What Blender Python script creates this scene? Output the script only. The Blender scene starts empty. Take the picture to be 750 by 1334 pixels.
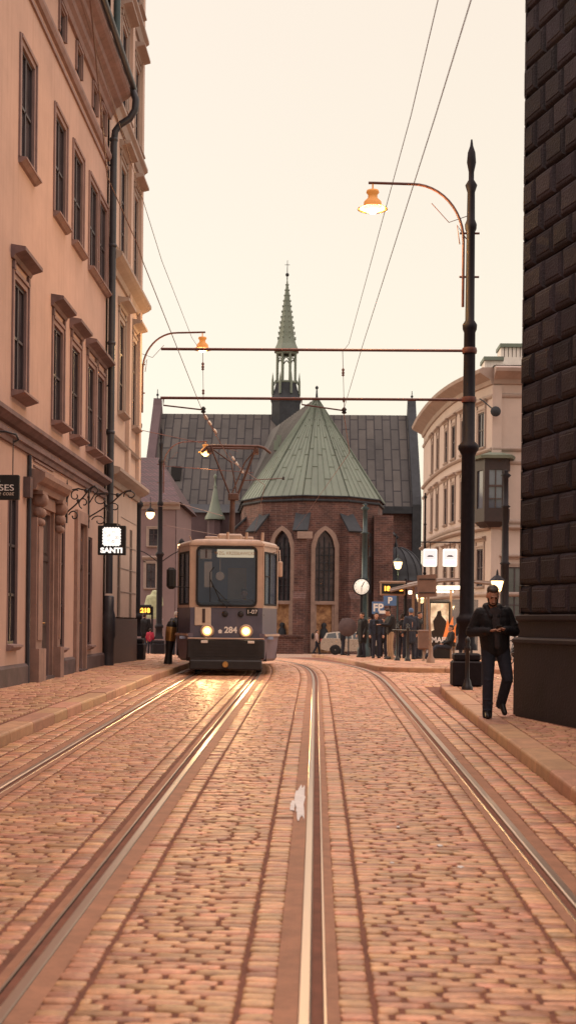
import bpy, bmesh, math, random
import numpy as np
from mathutils import Vector, Matrix, noise as mnoise
R = math.radians
random.seed(7)
rng = np.random.default_rng(7)
sc = bpy.context.scene
COL = sc.collection

# ------------------------------------------------------------------ camera
F_PX, PX0, PY0, ROLL, CH = 1700.0, 375.0, 811.5, 0.0105, 1.65
YAW = math.atan(36/1700)
fwd = Vector((-math.sin(YAW), math.cos(YAW), 0)); rgt = Vector((math.cos(YAW), math.sin(YAW), 0)); upv = Vector((0, 0, 1))
cam_d = bpy.data.cameras.new('Camera'); cam = bpy.data.objects.new('Camera', cam_d); COL.objects.link(cam)
cr, sr = math.cos(ROLL), math.sin(ROLL)
RX = cr*rgt + sr*upv; UX = -sr*rgt + cr*upv
m = Matrix.Identity(4)
for i in range(3):
    m[i][0] = RX[i]; m[i][1] = UX[i]; m[i][2] = -fwd[i]
m[2][3] = CH
cam.matrix_world = m
cam_d.sensor_width = 36; cam_d.sensor_fit = 'AUTO'
cam_d.lens = F_PX/1334*36
cam_d.shift_y = (PY0-667)/1334
cam_d.clip_end = 3000; cam_d.clip_start = .1
cam_d.dof.use_dof = True; cam_d.dof.focus_distance = 25; cam_d.dof.aperture_fstop = 3.2
sc.camera = cam
CAMP = Vector((0, 0, CH))

def at(px, py, Y):
    """point at depth y=Y that the photograph shows at pixel (px,py)"""
    u = (px-PX0)/F_PX; v = (PY0-py)/F_PX
    u0 = u*cr - v*sr; v0 = u*sr + v*cr
    d = rgt*u0 + upv*v0 + fwd
    return CAMP + d*(Y/d.y)

# ------------------------------------------------------------------ world, sun, exposure
w = bpy.data.worlds.new("World"); sc.world = w; w.use_nodes = True
nt = w.node_tree; nt.nodes.clear()
SUN_EL, SUN_AZ = 16, -62      # azimuth from +Y, negative = left
sky = nt.nodes.new('ShaderNodeTexSky'); sky.sky_type = 'NISHITA'; sky.sun_disc = False
sky.sun_elevation = R(SUN_EL); sky.sun_rotation = R(SUN_AZ)
bg1 = nt.nodes.new('ShaderNodeBackground'); bg1.inputs['Strength'].default_value = .05
nt.links.new(sky.outputs[0], bg1.inputs[0])
tc = nt.nodes.new('ShaderNodeTexCoord'); sep = nt.nodes.new('ShaderNodeSeparateXYZ')
nt.links.new(tc.outputs['Generated'], sep.inputs[0])
ns = nt.nodes.new('ShaderNodeTexNoise'); ns.inputs['Scale'].default_value = 2.2; ns.inputs['Detail'].default_value = 3
nt.links.new(tc.outputs['Generated'], ns.inputs['Vector'])
ma = nt.nodes.new('ShaderNodeMath'); ma.operation = 'MULTIPLY_ADD'; ma.inputs[1].default_value = .06
nt.links.new(ns.outputs[0], ma.inputs[0]); nt.links.new(sep.outputs['Z'], ma.inputs[2])
cr_ = nt.nodes.new('ShaderNodeValToRGB'); nt.links.new(ma.outputs[0], cr_.inputs[0])
e = cr_.color_ramp.elements
e[0].position = 0.0; e[0].color = (.84, .70, .52, 1)
e[1].position = 1.0; e[1].color = (2.9, 2.3, 2.1, 1)
for p_, c_ in ((.12, (.875, .74, .545, 1)), (.28, (.895, .76, .565, 1)), (.50, (.92, .765, .59, 1)), (.66, (1.75, 1.36, 1.18, 1))):
    q = e.new(p_); q.color = c_
bg2 = nt.nodes.new('ShaderNodeBackground'); bg2.inputs['Strength'].default_value = 1.0
nt.links.new(cr_.outputs[0], bg2.inputs[0])
ad = nt.nodes.new('ShaderNodeAddShader'); out = nt.nodes.new('ShaderNodeOutputWorld')
nt.links.new(bg1.outputs[0], ad.inputs[0]); nt.links.new(bg2.outputs[0], ad.inputs[1]); nt.links.new(ad.outputs[0], out.inputs[0])
sl = bpy.data.lights.new('Sun', 'SUN'); sl.energy = 1.0; sl.angle = R(18); sl.color = (1, .78, .52)
so = bpy.data.objects.new('Sun', sl); COL.objects.link(so)
sd = Vector((math.sin(R(SUN_AZ))*math.cos(R(SUN_EL)), math.cos(R(SUN_AZ))*math.cos(R(SUN_EL)), math.sin(R(SUN_EL))))
so.rotation_euler = sd.to_track_quat('Z', 'Y').to_euler()
sc.view_settings.view_transform = 'Standard'; sc.view_settings.look = 'None'
sc.view_settings.exposure = 0.0; sc.view_settings.gamma = 1

# ------------------------------------------------------------------ materials
def nmat(name, col, rough=.8, var=.18, scale=2.0, bump=.15, bscale=60, metal=0, spec=.4, col2=None, stretch=(1, 1, 1), island=0, bdist=.01, trans=0, streak=0, streak_col=(.1, .07, .06)):
    mt = bpy.data.materials.new(name); mt.use_nodes = True
    t = mt.node_tree; b = t.nodes['Principled BSDF']
    b.inputs['Roughness'].default_value = rough; b.inputs['Metallic'].default_value = metal
    b.inputs['Specular IOR Level'].default_value = spec
    co = t.nodes.new('ShaderNodeTexCoord'); mp = t.nodes.new('ShaderNodeMapping'); mp.inputs['Scale'].default_value = stretch
    t.links.new(co.outputs['Object'], mp.inputs[0])
    n1 = t.nodes.new('ShaderNodeTexNoise'); n1.inputs['Scale'].default_value = scale; n1.inputs['Detail'].default_value = 8; n1.inputs['Roughness'].default_value = .65
    t.links.new(mp.outputs[0], n1.inputs['Vector'])
    r = t.nodes.new('ShaderNodeValToRGB'); t.links.new(n1.outputs[0], r.inputs[0])
    a_ = [c*(1-var) for c in col]; b_ = [min(c*(1+var), 1) for c in (col2 or col)]
    r.color_ramp.elements[0].position = .32; r.color_ramp.elements[1].position = .68
    r.color_ramp.elements[0].color = (*a_, 1); r.color_ramp.elements[1].color = (*b_, 1)
    last = r.outputs[0]
    if streak:
        mp2 = t.nodes.new('ShaderNodeMapping'); mp2.inputs['Scale'].default_value = (5, 5, .22)
        t.links.new(co.outputs['Object'], mp2.inputs[0])
        n3 = t.nodes.new('ShaderNodeTexNoise'); n3.inputs['Scale'].default_value = 1.3; n3.inputs['Detail'].default_value = 7; n3.inputs['Roughness'].default_value = .7
        t.links.new(mp2.outputs[0], n3.inputs['Vector'])
        r3 = t.nodes.new('ShaderNodeValToRGB'); r3.color_ramp.elements[0].position = .5; r3.color_ramp.elements[1].position = .78
        t.links.new(n3.outputs[0], r3.inputs[0])
        k3 = t.nodes.new('ShaderNodeMath'); k3.operation = 'MULTIPLY'; k3.inputs[1].default_value = streak; t.links.new(r3.outputs[0], k3.inputs[0])
        mx3 = t.nodes.new('ShaderNodeMix'); mx3.data_type = 'RGBA'; mx3.inputs[7].default_value = (*streak_col, 1)
        t.links.new(k3.outputs[0], mx3.inputs[0]); t.links.new(last, mx3.inputs[6]); last = mx3.outputs[2]
    if island:
        g = t.nodes.new('ShaderNodeNewGeometry'); hs = t.nodes.new('ShaderNodeHueSaturation')
        mr = t.nodes.new('ShaderNodeMapRange'); mr.inputs['To Min'].default_value = 1-island; mr.inputs['To Max'].default_value = 1+island
        t.links.new(g.outputs['Random Per Island'], mr.inputs[0]); t.links.new(mr.outputs[0], hs.inputs['Value'])
        mm = t.nodes.new('ShaderNodeMath'); mm.operation = 'MULTIPLY'; mm.inputs[1].default_value = 7.31
        fr = t.nodes.new('ShaderNodeMath'); fr.operation = 'FRACT'; mr2 = t.nodes.new('ShaderNodeMapRange'); mr2.inputs['To Min'].default_value = .485; mr2.inputs['To Max'].default_value = .515
        t.links.new(g.outputs['Random Per Island'], mm.inputs[0]); t.links.new(mm.outputs[0], fr.inputs[0]); t.links.new(fr.outputs[0], mr2.inputs[0]); t.links.new(mr2.outputs[0], hs.inputs['Hue'])
        t.links.new(last, hs.inputs['Color']); last = hs.outputs[0]
    t.links.new(last, b.inputs['Base Color'])
    rr = t.nodes.new('ShaderNodeMapRange'); rr.inputs['To Min'].default_value = max(rough-.08, .02); rr.inputs['To Max'].default_value = min(rough+.08, 1)
    t.links.new(n1.outputs[0], rr.inputs[0]); t.links.new(rr.outputs[0], b.inputs['Roughness'])
    if bump:
        n2 = t.nodes.new('ShaderNodeTexNoise'); n2.inputs['Scale'].default_value = bscale; n2.inputs['Detail'].default_value = 4
        t.links.new(mp.outputs[0], n2.inputs['Vector'])
        bp = t.nodes.new('ShaderNodeBump'); bp.inputs['Strength'].default_value = bump; bp.inputs['Distance'].default_value = bdist
        t.links.new(n2.outputs[0], bp.inputs['Height']); t.links.new(bp.outputs[0], b.inputs['Normal'])
    if trans: b.inputs['Transmission Weight'].default_value = trans
    return mt

def emat(name, col, s):
    mt = bpy.data.materials.new(name); mt.use_nodes = True
    b = mt.node_tree.nodes['Principled BSDF']
    b.inputs['Base Color'].default_value = (*[c*.6 for c in col], 1); b.inputs['Emission Color'].default_value = (*col, 1); b.inputs['Emission Strength'].default_value = s
    b.inputs['Roughness'].default_value = .5
    return mt

def glassmat(name, tint, opacity, rough=.04):
    mt = bpy.data.materials.new(name); mt.use_nodes = True
    t = mt.node_tree; b = t.nodes['Principled BSDF']
    b.inputs['Base Color'].default_value = (*tint, 1); b.inputs['Roughness'].default_value = rough
    tr = t.nodes.new('ShaderNodeBsdfTransparent'); tr.inputs[0].default_value = (.75, .8, .85, 1)
    mx = t.nodes.new('ShaderNodeMixShader'); mx.inputs[0].default_value = opacity
    t.links.new(tr.outputs[0], mx.inputs[1]); t.links.new(b.outputs[0], mx.inputs[2]); t.links.new(mx.outputs[0], t.nodes['Material Output'].inputs[0])
    return mt

def brickmat(name, col, col2, mortar, bw, bh, rough=.85, vec='xz', msize=.012, off=.5, var=.25, bump=.3, nsc=.5):
    mt = bpy.data.materials.new(name); mt.use_nodes = True
    t = mt.node_tree; b = t.nodes['Principled BSDF']; b.inputs['Roughness'].default_value = rough
    co = t.nodes.new('ShaderNodeTexCoord'); s = t.nodes.new('ShaderNodeSeparateXYZ'); t.links.new(co.outputs['Object'], s.inputs[0])
    c = t.nodes.new('ShaderNodeCombineXYZ')
    if vec == 'xz':
        sm = t.nodes.new('ShaderNodeMath'); sm.operation = 'ADD'; t.links.new(s.outputs[0], sm.inputs[0]); t.links.new(s.outputs[1], sm.inputs[1])
        t.links.new(sm.outputs[0], c.inputs[0]); t.links.new(s.outputs[2], c.inputs[1])
    elif vec == 'zx':
        t.links.new(s.outputs[2], c.inputs[0]); t.links.new(s.outputs[0], c.inputs[1])
    elif vec == 'yz':
        t.links.new(s.outputs[1], c.inputs[0]); t.links.new(s.outputs[2], c.inputs[1])
    else:
        t.links.new(s.outputs[0], c.inputs[0]); t.links.new(s.outputs[1], c.inputs[1])
    br = t.nodes.new('ShaderNodeTexBrick'); br.inputs['Scale'].default_value = 1; br.inputs['Brick Width'].default_value = bw; br.inputs['Row Height'].default_value = bh
    br.inputs['Mortar Size'].default_value = msize; br.inputs['Color1'].default_value = (*col, 1); br.inputs['Color2'].default_value = (*col2, 1); br.inputs['Mortar'].default_value = (*mortar, 1)
    br.offset = off
    t.links.new(c.outputs[0], br.inputs['Vector'])
    n = t.nodes.new('ShaderNodeTexNoise'); n.inputs['Scale'].default_value = nsc; n.inputs['Detail'].default_value = 9; n.inputs['Roughness'].default_value = .7
    t.links.new(co.outputs['Object'], n.inputs['Vector'])
    mr = t.nodes.new('ShaderNodeMapRange'); mr.inputs['From Min'].default_value = .3; mr.inputs['From Max'].default_value = .7; mr.inputs['To Min'].default_value = 1-var; mr.inputs['To Max'].default_value = 1+var
    t.links.new(n.outputs[0], mr.inputs[0])
    hs = t.nodes.new('ShaderNodeHueSaturation'); t.links.new(br.outputs[0], hs.inputs['Color']); t.links.new(mr.outputs[0], hs.inputs['Value']); t.links.new(hs.outputs[0], b.inputs['Base Color'])
    bp = t.nodes.new('ShaderNodeBump'); bp.inputs['Strength'].default_value = bump; bp.inputs['Distance'].default_value = .03; bp.invert = True
    t.links.new(br.outputs['Fac'], bp.inputs['Height']); t.links.new(bp.outputs[0], b.inputs['Normal'])
    return mt

M = dict(
 sett=nmat('sett_granite', (.51, .265, .145), .42, .3, 12, .6, 70, spec=.5, island=.30, bdist=.006),
 mortar=nmat('joint_sand', (.19, .075, .045), .85, .3, 5, .4, 120),
 seal=nmat('rail_sealant', (.34, .165, .095), .7, .25, 6, .3, 90),
 rail=nmat('rail_steel', (.60, .47, .38), .30, .1, 4, .05, 30, metal=.85, stretch=(1, .05, 1)),
 groove=nmat('rail_groove_dirt', (.012, .009, .010), .7, .3, 10, .2, 60),
 kerb=nmat('kerb_granite', (.45, .25, .15), .6, .2, 5, .4, 80, island=.14),
 slab=nmat('pavement_sett', (.44, .235, .14), .6, .2, 6, .4, 70, island=.2),
 ground=brickmat('far_cobbles', (.42, .28, .19), (.34, .22, .15), (.2, .12, .09), .16, .11, .7, 'xy'),
 plaster_l=nmat('warm_plaster', (.46, .305, .25), .85, .12, .7, .25, 25, streak=.36, streak_col=(.25, .15, .11)),
 trim_l=nmat('dull_stone_trim', (.25, .165, .155), .8, .16, 3, .3, 40, streak=.5),
 portal=nmat('portal_stone', (.27, .17, .14), .8, .2, 3, .3, 40, streak=.4, streak_col=(.10, .06, .055)),
 ledge=nmat('dark_ledge_stone', (.16, .105, .105), .8, .3, 3, .3, 40, streak=.4),  # ledges and hoods: darker than the trim, with darker streaks
 plinth_l=nmat('stained_plinth', (.10, .07, .07), .8, .3, 3, .4, 30),
 plaster_n=nmat('pale_plaster', (.50, .37, .305), .85, .10, .8, .2, 25, streak=.25, streak_col=(.28, .18, .14)),
 granite=nmat('dark_granite', (.09, .065, .06), .5, .4, 14, .2, 60),
 sash=nmat('brown_sash_paint', (.045, .03, .034), .5, .2, 5, .1, 30),
 glass=nmat('window_glass', (.014, .014, .02), .07, .3, .8, .2, 1.5, spec=.8, col2=(.06, .052, .06)),
 wood=nmat('dark_door_wood', (.06, .038, .035), .45, .3, 3, .2, 30, stretch=(6, 6, 1)),
 iron=nmat('black_iron', (.018, .016, .018), .42, .2, 6, .15, 60, spec=.5),
 pole=nmat('pole_paint', (.014, .012, .016), .6, .25, 8, .2, 50, spec=.2),
 pole_g=nmat('green_pole_paint', (.03, .055, .06), .4, .25, 8, .2, 50),
 pipe=nmat('pipe_paint', (.035, .035, .045), .4, .3, 4, .2, 40),
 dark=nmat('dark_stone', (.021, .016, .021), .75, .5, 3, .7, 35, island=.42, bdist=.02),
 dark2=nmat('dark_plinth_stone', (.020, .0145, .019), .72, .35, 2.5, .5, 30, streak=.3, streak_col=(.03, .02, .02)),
 brick=brickmat('church_brick', (.125, .054, .042), (.068, .032, .030), (.17, .115, .095), .42, .14, var=.55, nsc=.9),
 copper=nmat('green_copper', (.145, .178, .14), .6, .16, .7, .15, 5, stretch=(1, 1, .3), streak=.35, streak_col=(.16, .12, .10)),
 roofgrey=brickmat('roof_plates', (.082, .074, .068), (.056, .053, .052), (.022, .020, .023), 2.0, .72, .9, 'zx', .06, .5, .3, .5, .35),
 rooflead=nmat('dark_lead', (.030, .034, .040), .85, .3, 2, .2, 10),
 choirroof=nmat('choir_side_roof', (.10, .098, .09), .8, .25, .6, .2, 5, streak=.4, streak_col=(.1, .09, .085)),
 stone=nmat('pale_stone', (.30, .21, .17), .8, .2, 3, .3, 30),
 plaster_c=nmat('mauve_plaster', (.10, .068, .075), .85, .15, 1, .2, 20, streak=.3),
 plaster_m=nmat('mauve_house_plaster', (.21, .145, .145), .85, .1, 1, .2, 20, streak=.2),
 tile=brickmat('maroon_tiles', (.09, .038, .042), (.065, .03, .036), (.05, .025, .028), .25, .33, .7, 'xz', .05, .5, .25, .8, .8),
 beige=nmat('cream_plaster', (.46, .375, .33), .85, .08, .8, .15, 20, streak=.2, streak_col=(.3, .2, .16)),
 beigetrim=nmat('cream_trim', (.33, .26, .225), .8, .12, 2, .2, 30, streak=.3, streak_col=(.2, .13, .1)),
 white=nmat('white_paint', (.72, .66, .6), .6, .1, 3, .1, 30),
 tramtop=nmat('tram_cream_paint', (.44, .31, .235), .32, .14, 3, .05, 20, spec=.5, streak=.35),
 tramblue=nmat('tram_blue_paint', (.075, .07, .11), .3, .2, 2.5, .05, 20, spec=.5, streak=.3, streak_col=(.16, .11, .10)),
 tramlav=nmat('tram_skirt_paint', (.15, .125, .165), .38, .2, 3, .05, 20, streak=.4),
 tramdark=nmat('tram_dark', (.022, .02, .022), .55, .3, 5, .2, 40),
 tramglass=glassmat('tram_glass', (.09, .13, .20), .38),  # blue base colour stands in for reflected sky, besides the glass tint
 rubber=nmat('rubber', (.012, .012, .013), .7, .2, 6, .1, 40),
 panel=nmat('grey_blue_lining', (.30, .38, .55), .6, .1, 2, .1, 20),
 panto=nmat('pantograph_steel', (.10, .055, .045), .5, .3, 5, .1, 40, metal=.4),
 head=emat('headlight_glow', (1, .50, .16), 2.2),
 headcore=emat('headlight_bulb', (1, .75, .4), 20),
 lampglow=emat('lamp_glow', (1, .58, .20), 4.0),
 shade=nmat('lit_lamp_shade', (.55, .25, .07), .6, .1, 4, 0, trans=0),
 bulbw=emat('warm_bulb', (1, .62, .28), 4.5),
 tube=emat('tube_light', (1, .83, .62), 3.0),
 led=emat('orange_led', (1, .42, .05), 3.2),
 dest=emat('destination_blind', (1, .80, .52), .8),
 signwhite=emat('backlit_white', (1, .97, .92), 1.0),
 signlav=emat('backlit_lavender', (.70, .66, .82), .95),
 signface=emat('stop_sign_face', (.90, .88, .92), .62),
 black=nmat('sign_black', (.01, .01, .011), .4, .1, 4, .05, 30),
 cream=nmat('cream_card', (.55, .46, .38), .7, .08, 4, .05, 30),
 bronze=nmat('faded_bronze_letters', (.30, .17, .09), .6, .05, 4, 0),
 redtxt=nmat('dark_lettering', (.05, .03, .03), .6, .05, 4, 0),
 whitetxt=nmat('white_lettering', (.78, .74, .7), .5, .05, 4, 0),
 bluesign=nmat('blue_sign', (.08, .16, .33), .45, .1, 4, .05, 30),
 brown=nmat('brown_board', (.19, .115, .085), .65, .2, 4, .15, 30),
 tan=nmat('tan_metal', (.30, .19, .13), .45, .2, 4, .1, 30),
 canopy=nmat('canopy_metal', (.22, .16, .13), .4, .2, 3, .1, 20),
 shelterglass=glassmat('shelter_glass', (.10, .08, .08), .25),
 poster=None,
 skin=nmat('skin', (.42, .22, .15), .5, .08, 20, .1, 80),
 hair=nmat('brown_hair', (.03, .017, .011), .6, .3, 30, .5, 120),
 hairgrey=nmat('grey_hair', (.25, .2, .17), .6, .3, 30, .5, 120),
 jacket=nmat('black_jacket', (.010, .009, .011), .7, .4, 6, .5, 25, spec=.3, bdist=.02),
 navy=nmat('navy_cloth', (.018, .022, .035), .8, .3, 6, .4, 30, bdist=.02),
 sweater=nmat('grey_sweater', (.040, .033, .036), .9, .15, 30, .5, 150),
 jeans=nmat('dark_jeans', (.018, .02, .032), .85, .3, 8, .5, 30, bdist=.02),
 khaki=nmat('khaki_cloth', (.30, .20, .125), .85, .15, 8, .4, 30, bdist=.02),
 pinkcoat=nmat('pale_coat', (.46, .33, .29), .85, .12, 8, .4, 30, bdist=.02),
 redcoat=nmat('red_coat', (.35, .02, .05), .8, .15, 8, .4, 30, bdist=.02),
 shoe=nmat('black_shoe', (.012, .010, .010), .45, .2, 6, .1, 40),
 bluecap=nmat('blue_knit', (.08, .13, .22), .9, .15, 20, .4, 100),
 carsilver=nmat('silver_car_paint', (.46, .40, .34), .28, .05, 3, 0, metal=.4, spec=.6),
 carwhite=nmat('white_car_paint', (.6, .55, .5), .28, .05, 3, 0, spec=.6),
 carglass=nmat('car_glass', (.06, .07, .08), .06, .1, 2, 0, spec=.8),
 alloy=nmat('alloy', (.4, .38, .36), .35, .1, 6, 0, metal=.8),
 redlamp=nmat('red_lens', (.4, .02, .01), .25, .1, 6, 0),
 wire=nmat('contact_wire', (.22, .11, .09), .5, .2, 6, 0, metal=.3),
 bar=nmat('rusty_bar_paint', (.12, .045, .035), .5, .3, 6, .2, 40),
 insul=emat('glazed_insulator', (1, .8, .6), .15),
 ivory=nmat('clock_face', (.7, .66, .58), .4, .03, 4, 0),
 paint=nmat('spilled_paint', (.74, .70, .66), .6, .15, 12, .2, 40),
 brass=nmat('warm_brass', (.45, .25, .09), .35, .2, 8, .1, 30, metal=.8),
 statue=nmat('pale_green_stone', (.34, .36, .22), .8, .25, 5, .3, 30),
)
# lamp shade: weak orange emission stands in for bulb light through the enamel
t_ = M['shade'].node_tree; b_ = t_.nodes['Principled BSDF']
b_.inputs['Emission Color'].default_value = (1, .36, .06, 1); b_.inputs['Emission Strength'].default_value = .28
t_ = M['ivory'].node_tree.nodes['Principled BSDF']; t_.inputs['Emission Color'].default_value = (1, .9, .74, 1); t_.inputs['Emission Strength'].default_value = .6

# poster picture: procedural (glow, dark figure drawn as mesh on top)
mt = bpy.data.materials.new('poster_print'); mt.use_nodes = True; t = mt.node_tree; b = t.nodes['Principled BSDF']
co = t.nodes.new('ShaderNodeTexCoord'); n_ = t.nodes.new('ShaderNodeTexNoise'); n_.inputs['Scale'].default_value = 2.2; n_.inputs['Detail'].default_value = 6
rp = t.nodes.new('ShaderNodeValToRGB'); t.links.new(co.outputs['Object'], n_.inputs['Vector']); t.links.new(n_.outputs[0], rp.inputs[0])
rp.color_ramp.elements[0].position = .35; rp.color_ramp.elements[0].color = (.35, .22, .12, 1); rp.color_ramp.elements[1].position = .62; rp.color_ramp.elements[1].color = (.85, .72, .5, 1)
t.links.new(rp.outputs[0], b.inputs['Base Color']); t.links.new(rp.outputs[0], b.inputs['Emission Color']); b.inputs['Emission Strength'].default_value = .55
M['poster'] = mt
M['flame'] = emat('poster_flame_print', (.9, .22, .05), .6)

# ------------------------------------------------------------------ mesh helpers
WO = {}
def tag(o, label=None, cat=None, group=None, kind=None):
    if label: o['label'] = label
    if cat: o['category'] = cat
    if group: o['group'] = group
    if kind: o['kind'] = kind
    return o
def empty(name, loc, rz=0, label=None, cat=None, group=None):
    o = bpy.data.objects.new(name, None); COL.objects.link(o); o.location = loc; o.rotation_euler = (0, 0, rz)
    o.empty_display_size = .3
    WO[o.name] = Vector(loc)
    return tag(o, label, cat, group)

class MB:
    def __init__(s): s.v = []; s.f = []; s.m = []; s.sm = []
    def add(s, verts, faces, mi=0, smooth=False):
        o = len(s.v); s.v += [tuple(v) for v in verts]
        for f in faces: s.f.append(tuple(i+o for i in f)); s.m.append(mi); s.sm.append(smooth)
    def hexa(s, c, mi=0):
        s.add(c, [(0,3,2,1),(4,5,6,7),(0,1,5,4),(1,2,6,5),(2,3,7,6),(3,0,4,7)], mi)
    def box(s, x0, x1, y0, y1, z0, z1, mi=0):
        s.hexa([(x0,y0,z0),(x1,y0,z0),(x1,y1,z0),(x0,y1,z0),(x0,y0,z1),(x1,y0,z1),(x1,y1,z1),(x0,y1,z1)], mi)
    def bbox(s, x0, x1, y0, y1, z0, z1, b=.02, mi=0):
        """box with chamfered edges"""
        V = []
        for (X, Y, Z) in [(x, y, z) for z in (0, 1) for y in (0, 1) for x in (0, 1)]:
            cx = (x0, x1)[X]; cy = (y0, y1)[Y]; cz = (z0, z1)[Z]
            ix = b if X == 0 else -b; iy = b if Y == 0 else -b; iz = b if Z == 0 else -b
            V += [(cx, cy+iy, cz+iz), (cx+ix, cy, cz+iz), (cx+ix, cy+iy, cz)]
        bm = bmesh.new(); vs = [bm.verts.new(v) for v in V]
        r = bmesh.ops.convex_hull(bm, input=vs)
        bm.verts.index_update()
        s.add([v.co[:] for v in bm.verts], [[v.index for v in f.verts] for f in bm.faces], mi); bm.free()
    def obox(s, c, ax, ay, az, mi=0):
        c = Vector(c); ax = Vector(ax); ay = Vector(ay); az = Vector(az)
        s.hexa([c-ax-ay-az, c+ax-ay-az, c+ax+ay-az, c-ax+ay-az, c-ax-ay+az, c+ax-ay+az, c+ax+ay+az, c-ax+ay+az], mi)
    def tube(s, pts, r, seg=8, mi=0, caps=True, flat=None):
        pts = [Vector(p) for p in pts]; n = len(pts)
        rs = r if hasattr(r, '__len__') else [r]*n
        up = None; rings = []
        for i, p in enumerate(pts):
            d = (pts[min(i+1, n-1)] - pts[max(i-1, 0)])
            if d.length < 1e-9: d = Vector((0, 0, 1))
            d.normalize()
            if up is None:
                up = Vector((0, 0, 1)) if abs(d.z) < .9 else Vector((0, 1, 0))
            a = d.cross(up); a.normalize(); up = a.cross(d); up.normalize()
            rings.append([p + (a*math.cos(t) + up*math.sin(t))*rs[i] for t in [2*math.pi*k/seg for k in range(seg)]])
        V = [v for rg in rings for v in rg]; Fc = []
        for i in range(n-1):
            for k in range(seg): Fc.append((i*seg+k, i*seg+(k+1) % seg, (i+1)*seg+(k+1) % seg, (i+1)*seg+k))
        s.add(V, Fc, mi, True)
        if caps: s.add(rings[0], [tuple(range(seg))[::-1]], mi); s.add(rings[-1], [tuple(range(seg))], mi)
    def lathe(s, prof, c=(0, 0, 0), seg=16, mi=0, smooth=True, axis='z', rot=0):
        """prof: list of (radius, height)"""
        V = []; n = len(prof)
        for r, h in prof:
            for k in range(seg):
                t = 2*math.pi*k/seg+rot
                a, b = r*math.cos(t), r*math.sin(t)
                V.append((c[0]+a, c[1]+b, c[2]+h) if axis == 'z' else ((c[0]+h, c[1]+a, c[2]+b) if axis == 'x' else (c[0]+a, c[1]+h, c[2]+b)))
        Fc = [(i*seg+k, i*seg+(k+1) % seg, (i+1)*seg+(k+1) % seg, (i+1)*seg+k) for i in range(n-1) for k in range(seg)]
        s.add(V, Fc, mi, smooth)
        s.add(V[:seg], [tuple(range(seg))[::-1]], mi); s.add(V[-seg:], [tuple(range(seg))], mi)
    def ell(s, c, rx, ry, rz, mi=0, seg=12, rot=None):
        c = Vector(c); V = []; n = 8
        for i in range(n+1):
            ph = math.pi*i/n
            for k in range(seg):
                t = 2*math.pi*k/seg
                v = Vector((rx*max(math.sin(ph), .02)*math.cos(t), ry*max(math.sin(ph), .02)*math.sin(t), rz*math.cos(ph)))
                if rot: v = rot @ v
                V.append(c+v)
        Fc = [(i*seg+k, (i+1)*seg+k, (i+1)*seg+(k+1) % seg, i*seg+(k+1) % seg) for i in range(n) for k in range(seg)]
        Fc += [tuple(range(seg))[::1], tuple(n*seg+k for k in range(seg))[::-1]]
        s.add(V, Fc, mi, True)
    def caps(s, a, b, ra, rb, mi=0, seg=12):
        a = Vector(a); b = Vector(b); d = (b-a); L = d.length; d.normalize()
        P = []; Rr = []
        for t in (90, 60, 30): P.append(a - d*ra*math.sin(R(t))); Rr.append(max(ra*math.cos(R(t)), ra*.05))
        P.append(a); Rr.append(ra); P.append(b); Rr.append(rb)
        for t in (30, 60, 90): P.append(b + d*rb*math.sin(R(t))); Rr.append(max(rb*math.cos(R(t)), rb*.05))
        s.tube(P, Rr, seg, mi)
    def prism(s, poly, f, mi=0, d=(0, 0, 1)):
        """poly: 2d points, f maps (a,b,t)->point, extrude t 0..1"""
        n = len(poly)
        V = [f(a, b, 0) for a, b in poly] + [f(a, b, 1) for a, b in poly]
        s.add(V, [tuple(range(n))[::-1], tuple(range(n, 2*n))] + [(i, (i+1) % n, n+(i+1) % n, n+i) for i in range(n)], mi)
    def mesh(s, name, mats):
        me = bpy.data.meshes.new(name); me.from_pydata(s.v, [], s.f)
        for q in (mats if isinstance(mats, (list, tuple)) else [mats]): me.materials.append(q)
        me.polygons.foreach_set('material_index', s.m); me.polygons.foreach_set('use_smooth', s.sm); me.update()
        return me
    def build(s, name, mats, parent=None, world=True, origin=None):
        if not s.v: s.add([(0, 0, 0), (.001, 0, 0), (0, .001, 0)], [(0, 1, 2)])
        if parent is not None:
            o0 = WO[parent.name] if world else Vector((0, 0, 0))
        else:
            if origin is None:
                a = np.array(s.v); origin = (float((a[:, 0].min()+a[:, 0].max())/2), float((a[:, 1].min()+a[:, 1].max())/2), float(a[:, 2].min()))
            o0 = Vector(origin)
        if o0.length: s.v = [(v[0]-o0.x, v[1]-o0.y, v[2]-o0.z) for v in s.v]
        me = s.mesh(name, mats); o = bpy.data.objects.new(name, me); COL.objects.link(o)
        if parent is not None: o.parent = parent; WO[o.name] = WO[parent.name] if world else Vector((0, 0, 0))
        else: o.location = o0; WO[o.name] = o0
        return o

def npmesh(name, V, Fq, mats, midx=None, smooth=True, origin=(0, 0, 0)):
    me = bpy.data.meshes.new(name); V = np.asarray(V, dtype=np.float32) - np.array(origin, dtype=np.float32); Fq = np.asarray(Fq, dtype=np.int32)
    me.vertices.add(len(V)); me.vertices.foreach_set('co', V.ravel())
    me.loops.add(Fq.size); me.loops.foreach_set('vertex_index', Fq.ravel())
    me.polygons.add(len(Fq)); me.polygons.foreach_set('loop_start', np.arange(0, Fq.size, Fq.shape[1], dtype=np.int32))
    if midx is not None: me.polygons.foreach_set('material_index', np.asarray(midx, dtype=np.int32))
    for q in mats: me.materials.append(q)
    me.update(calc_edges=True); me.validate()
    me.polygons.foreach_set('use_smooth', np.full(len(me.polygons), smooth))
    o = bpy.data.objects.new(name, me); COL.objects.link(o); o.location = origin; WO[o.name] = Vector(origin)
    return o

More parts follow.
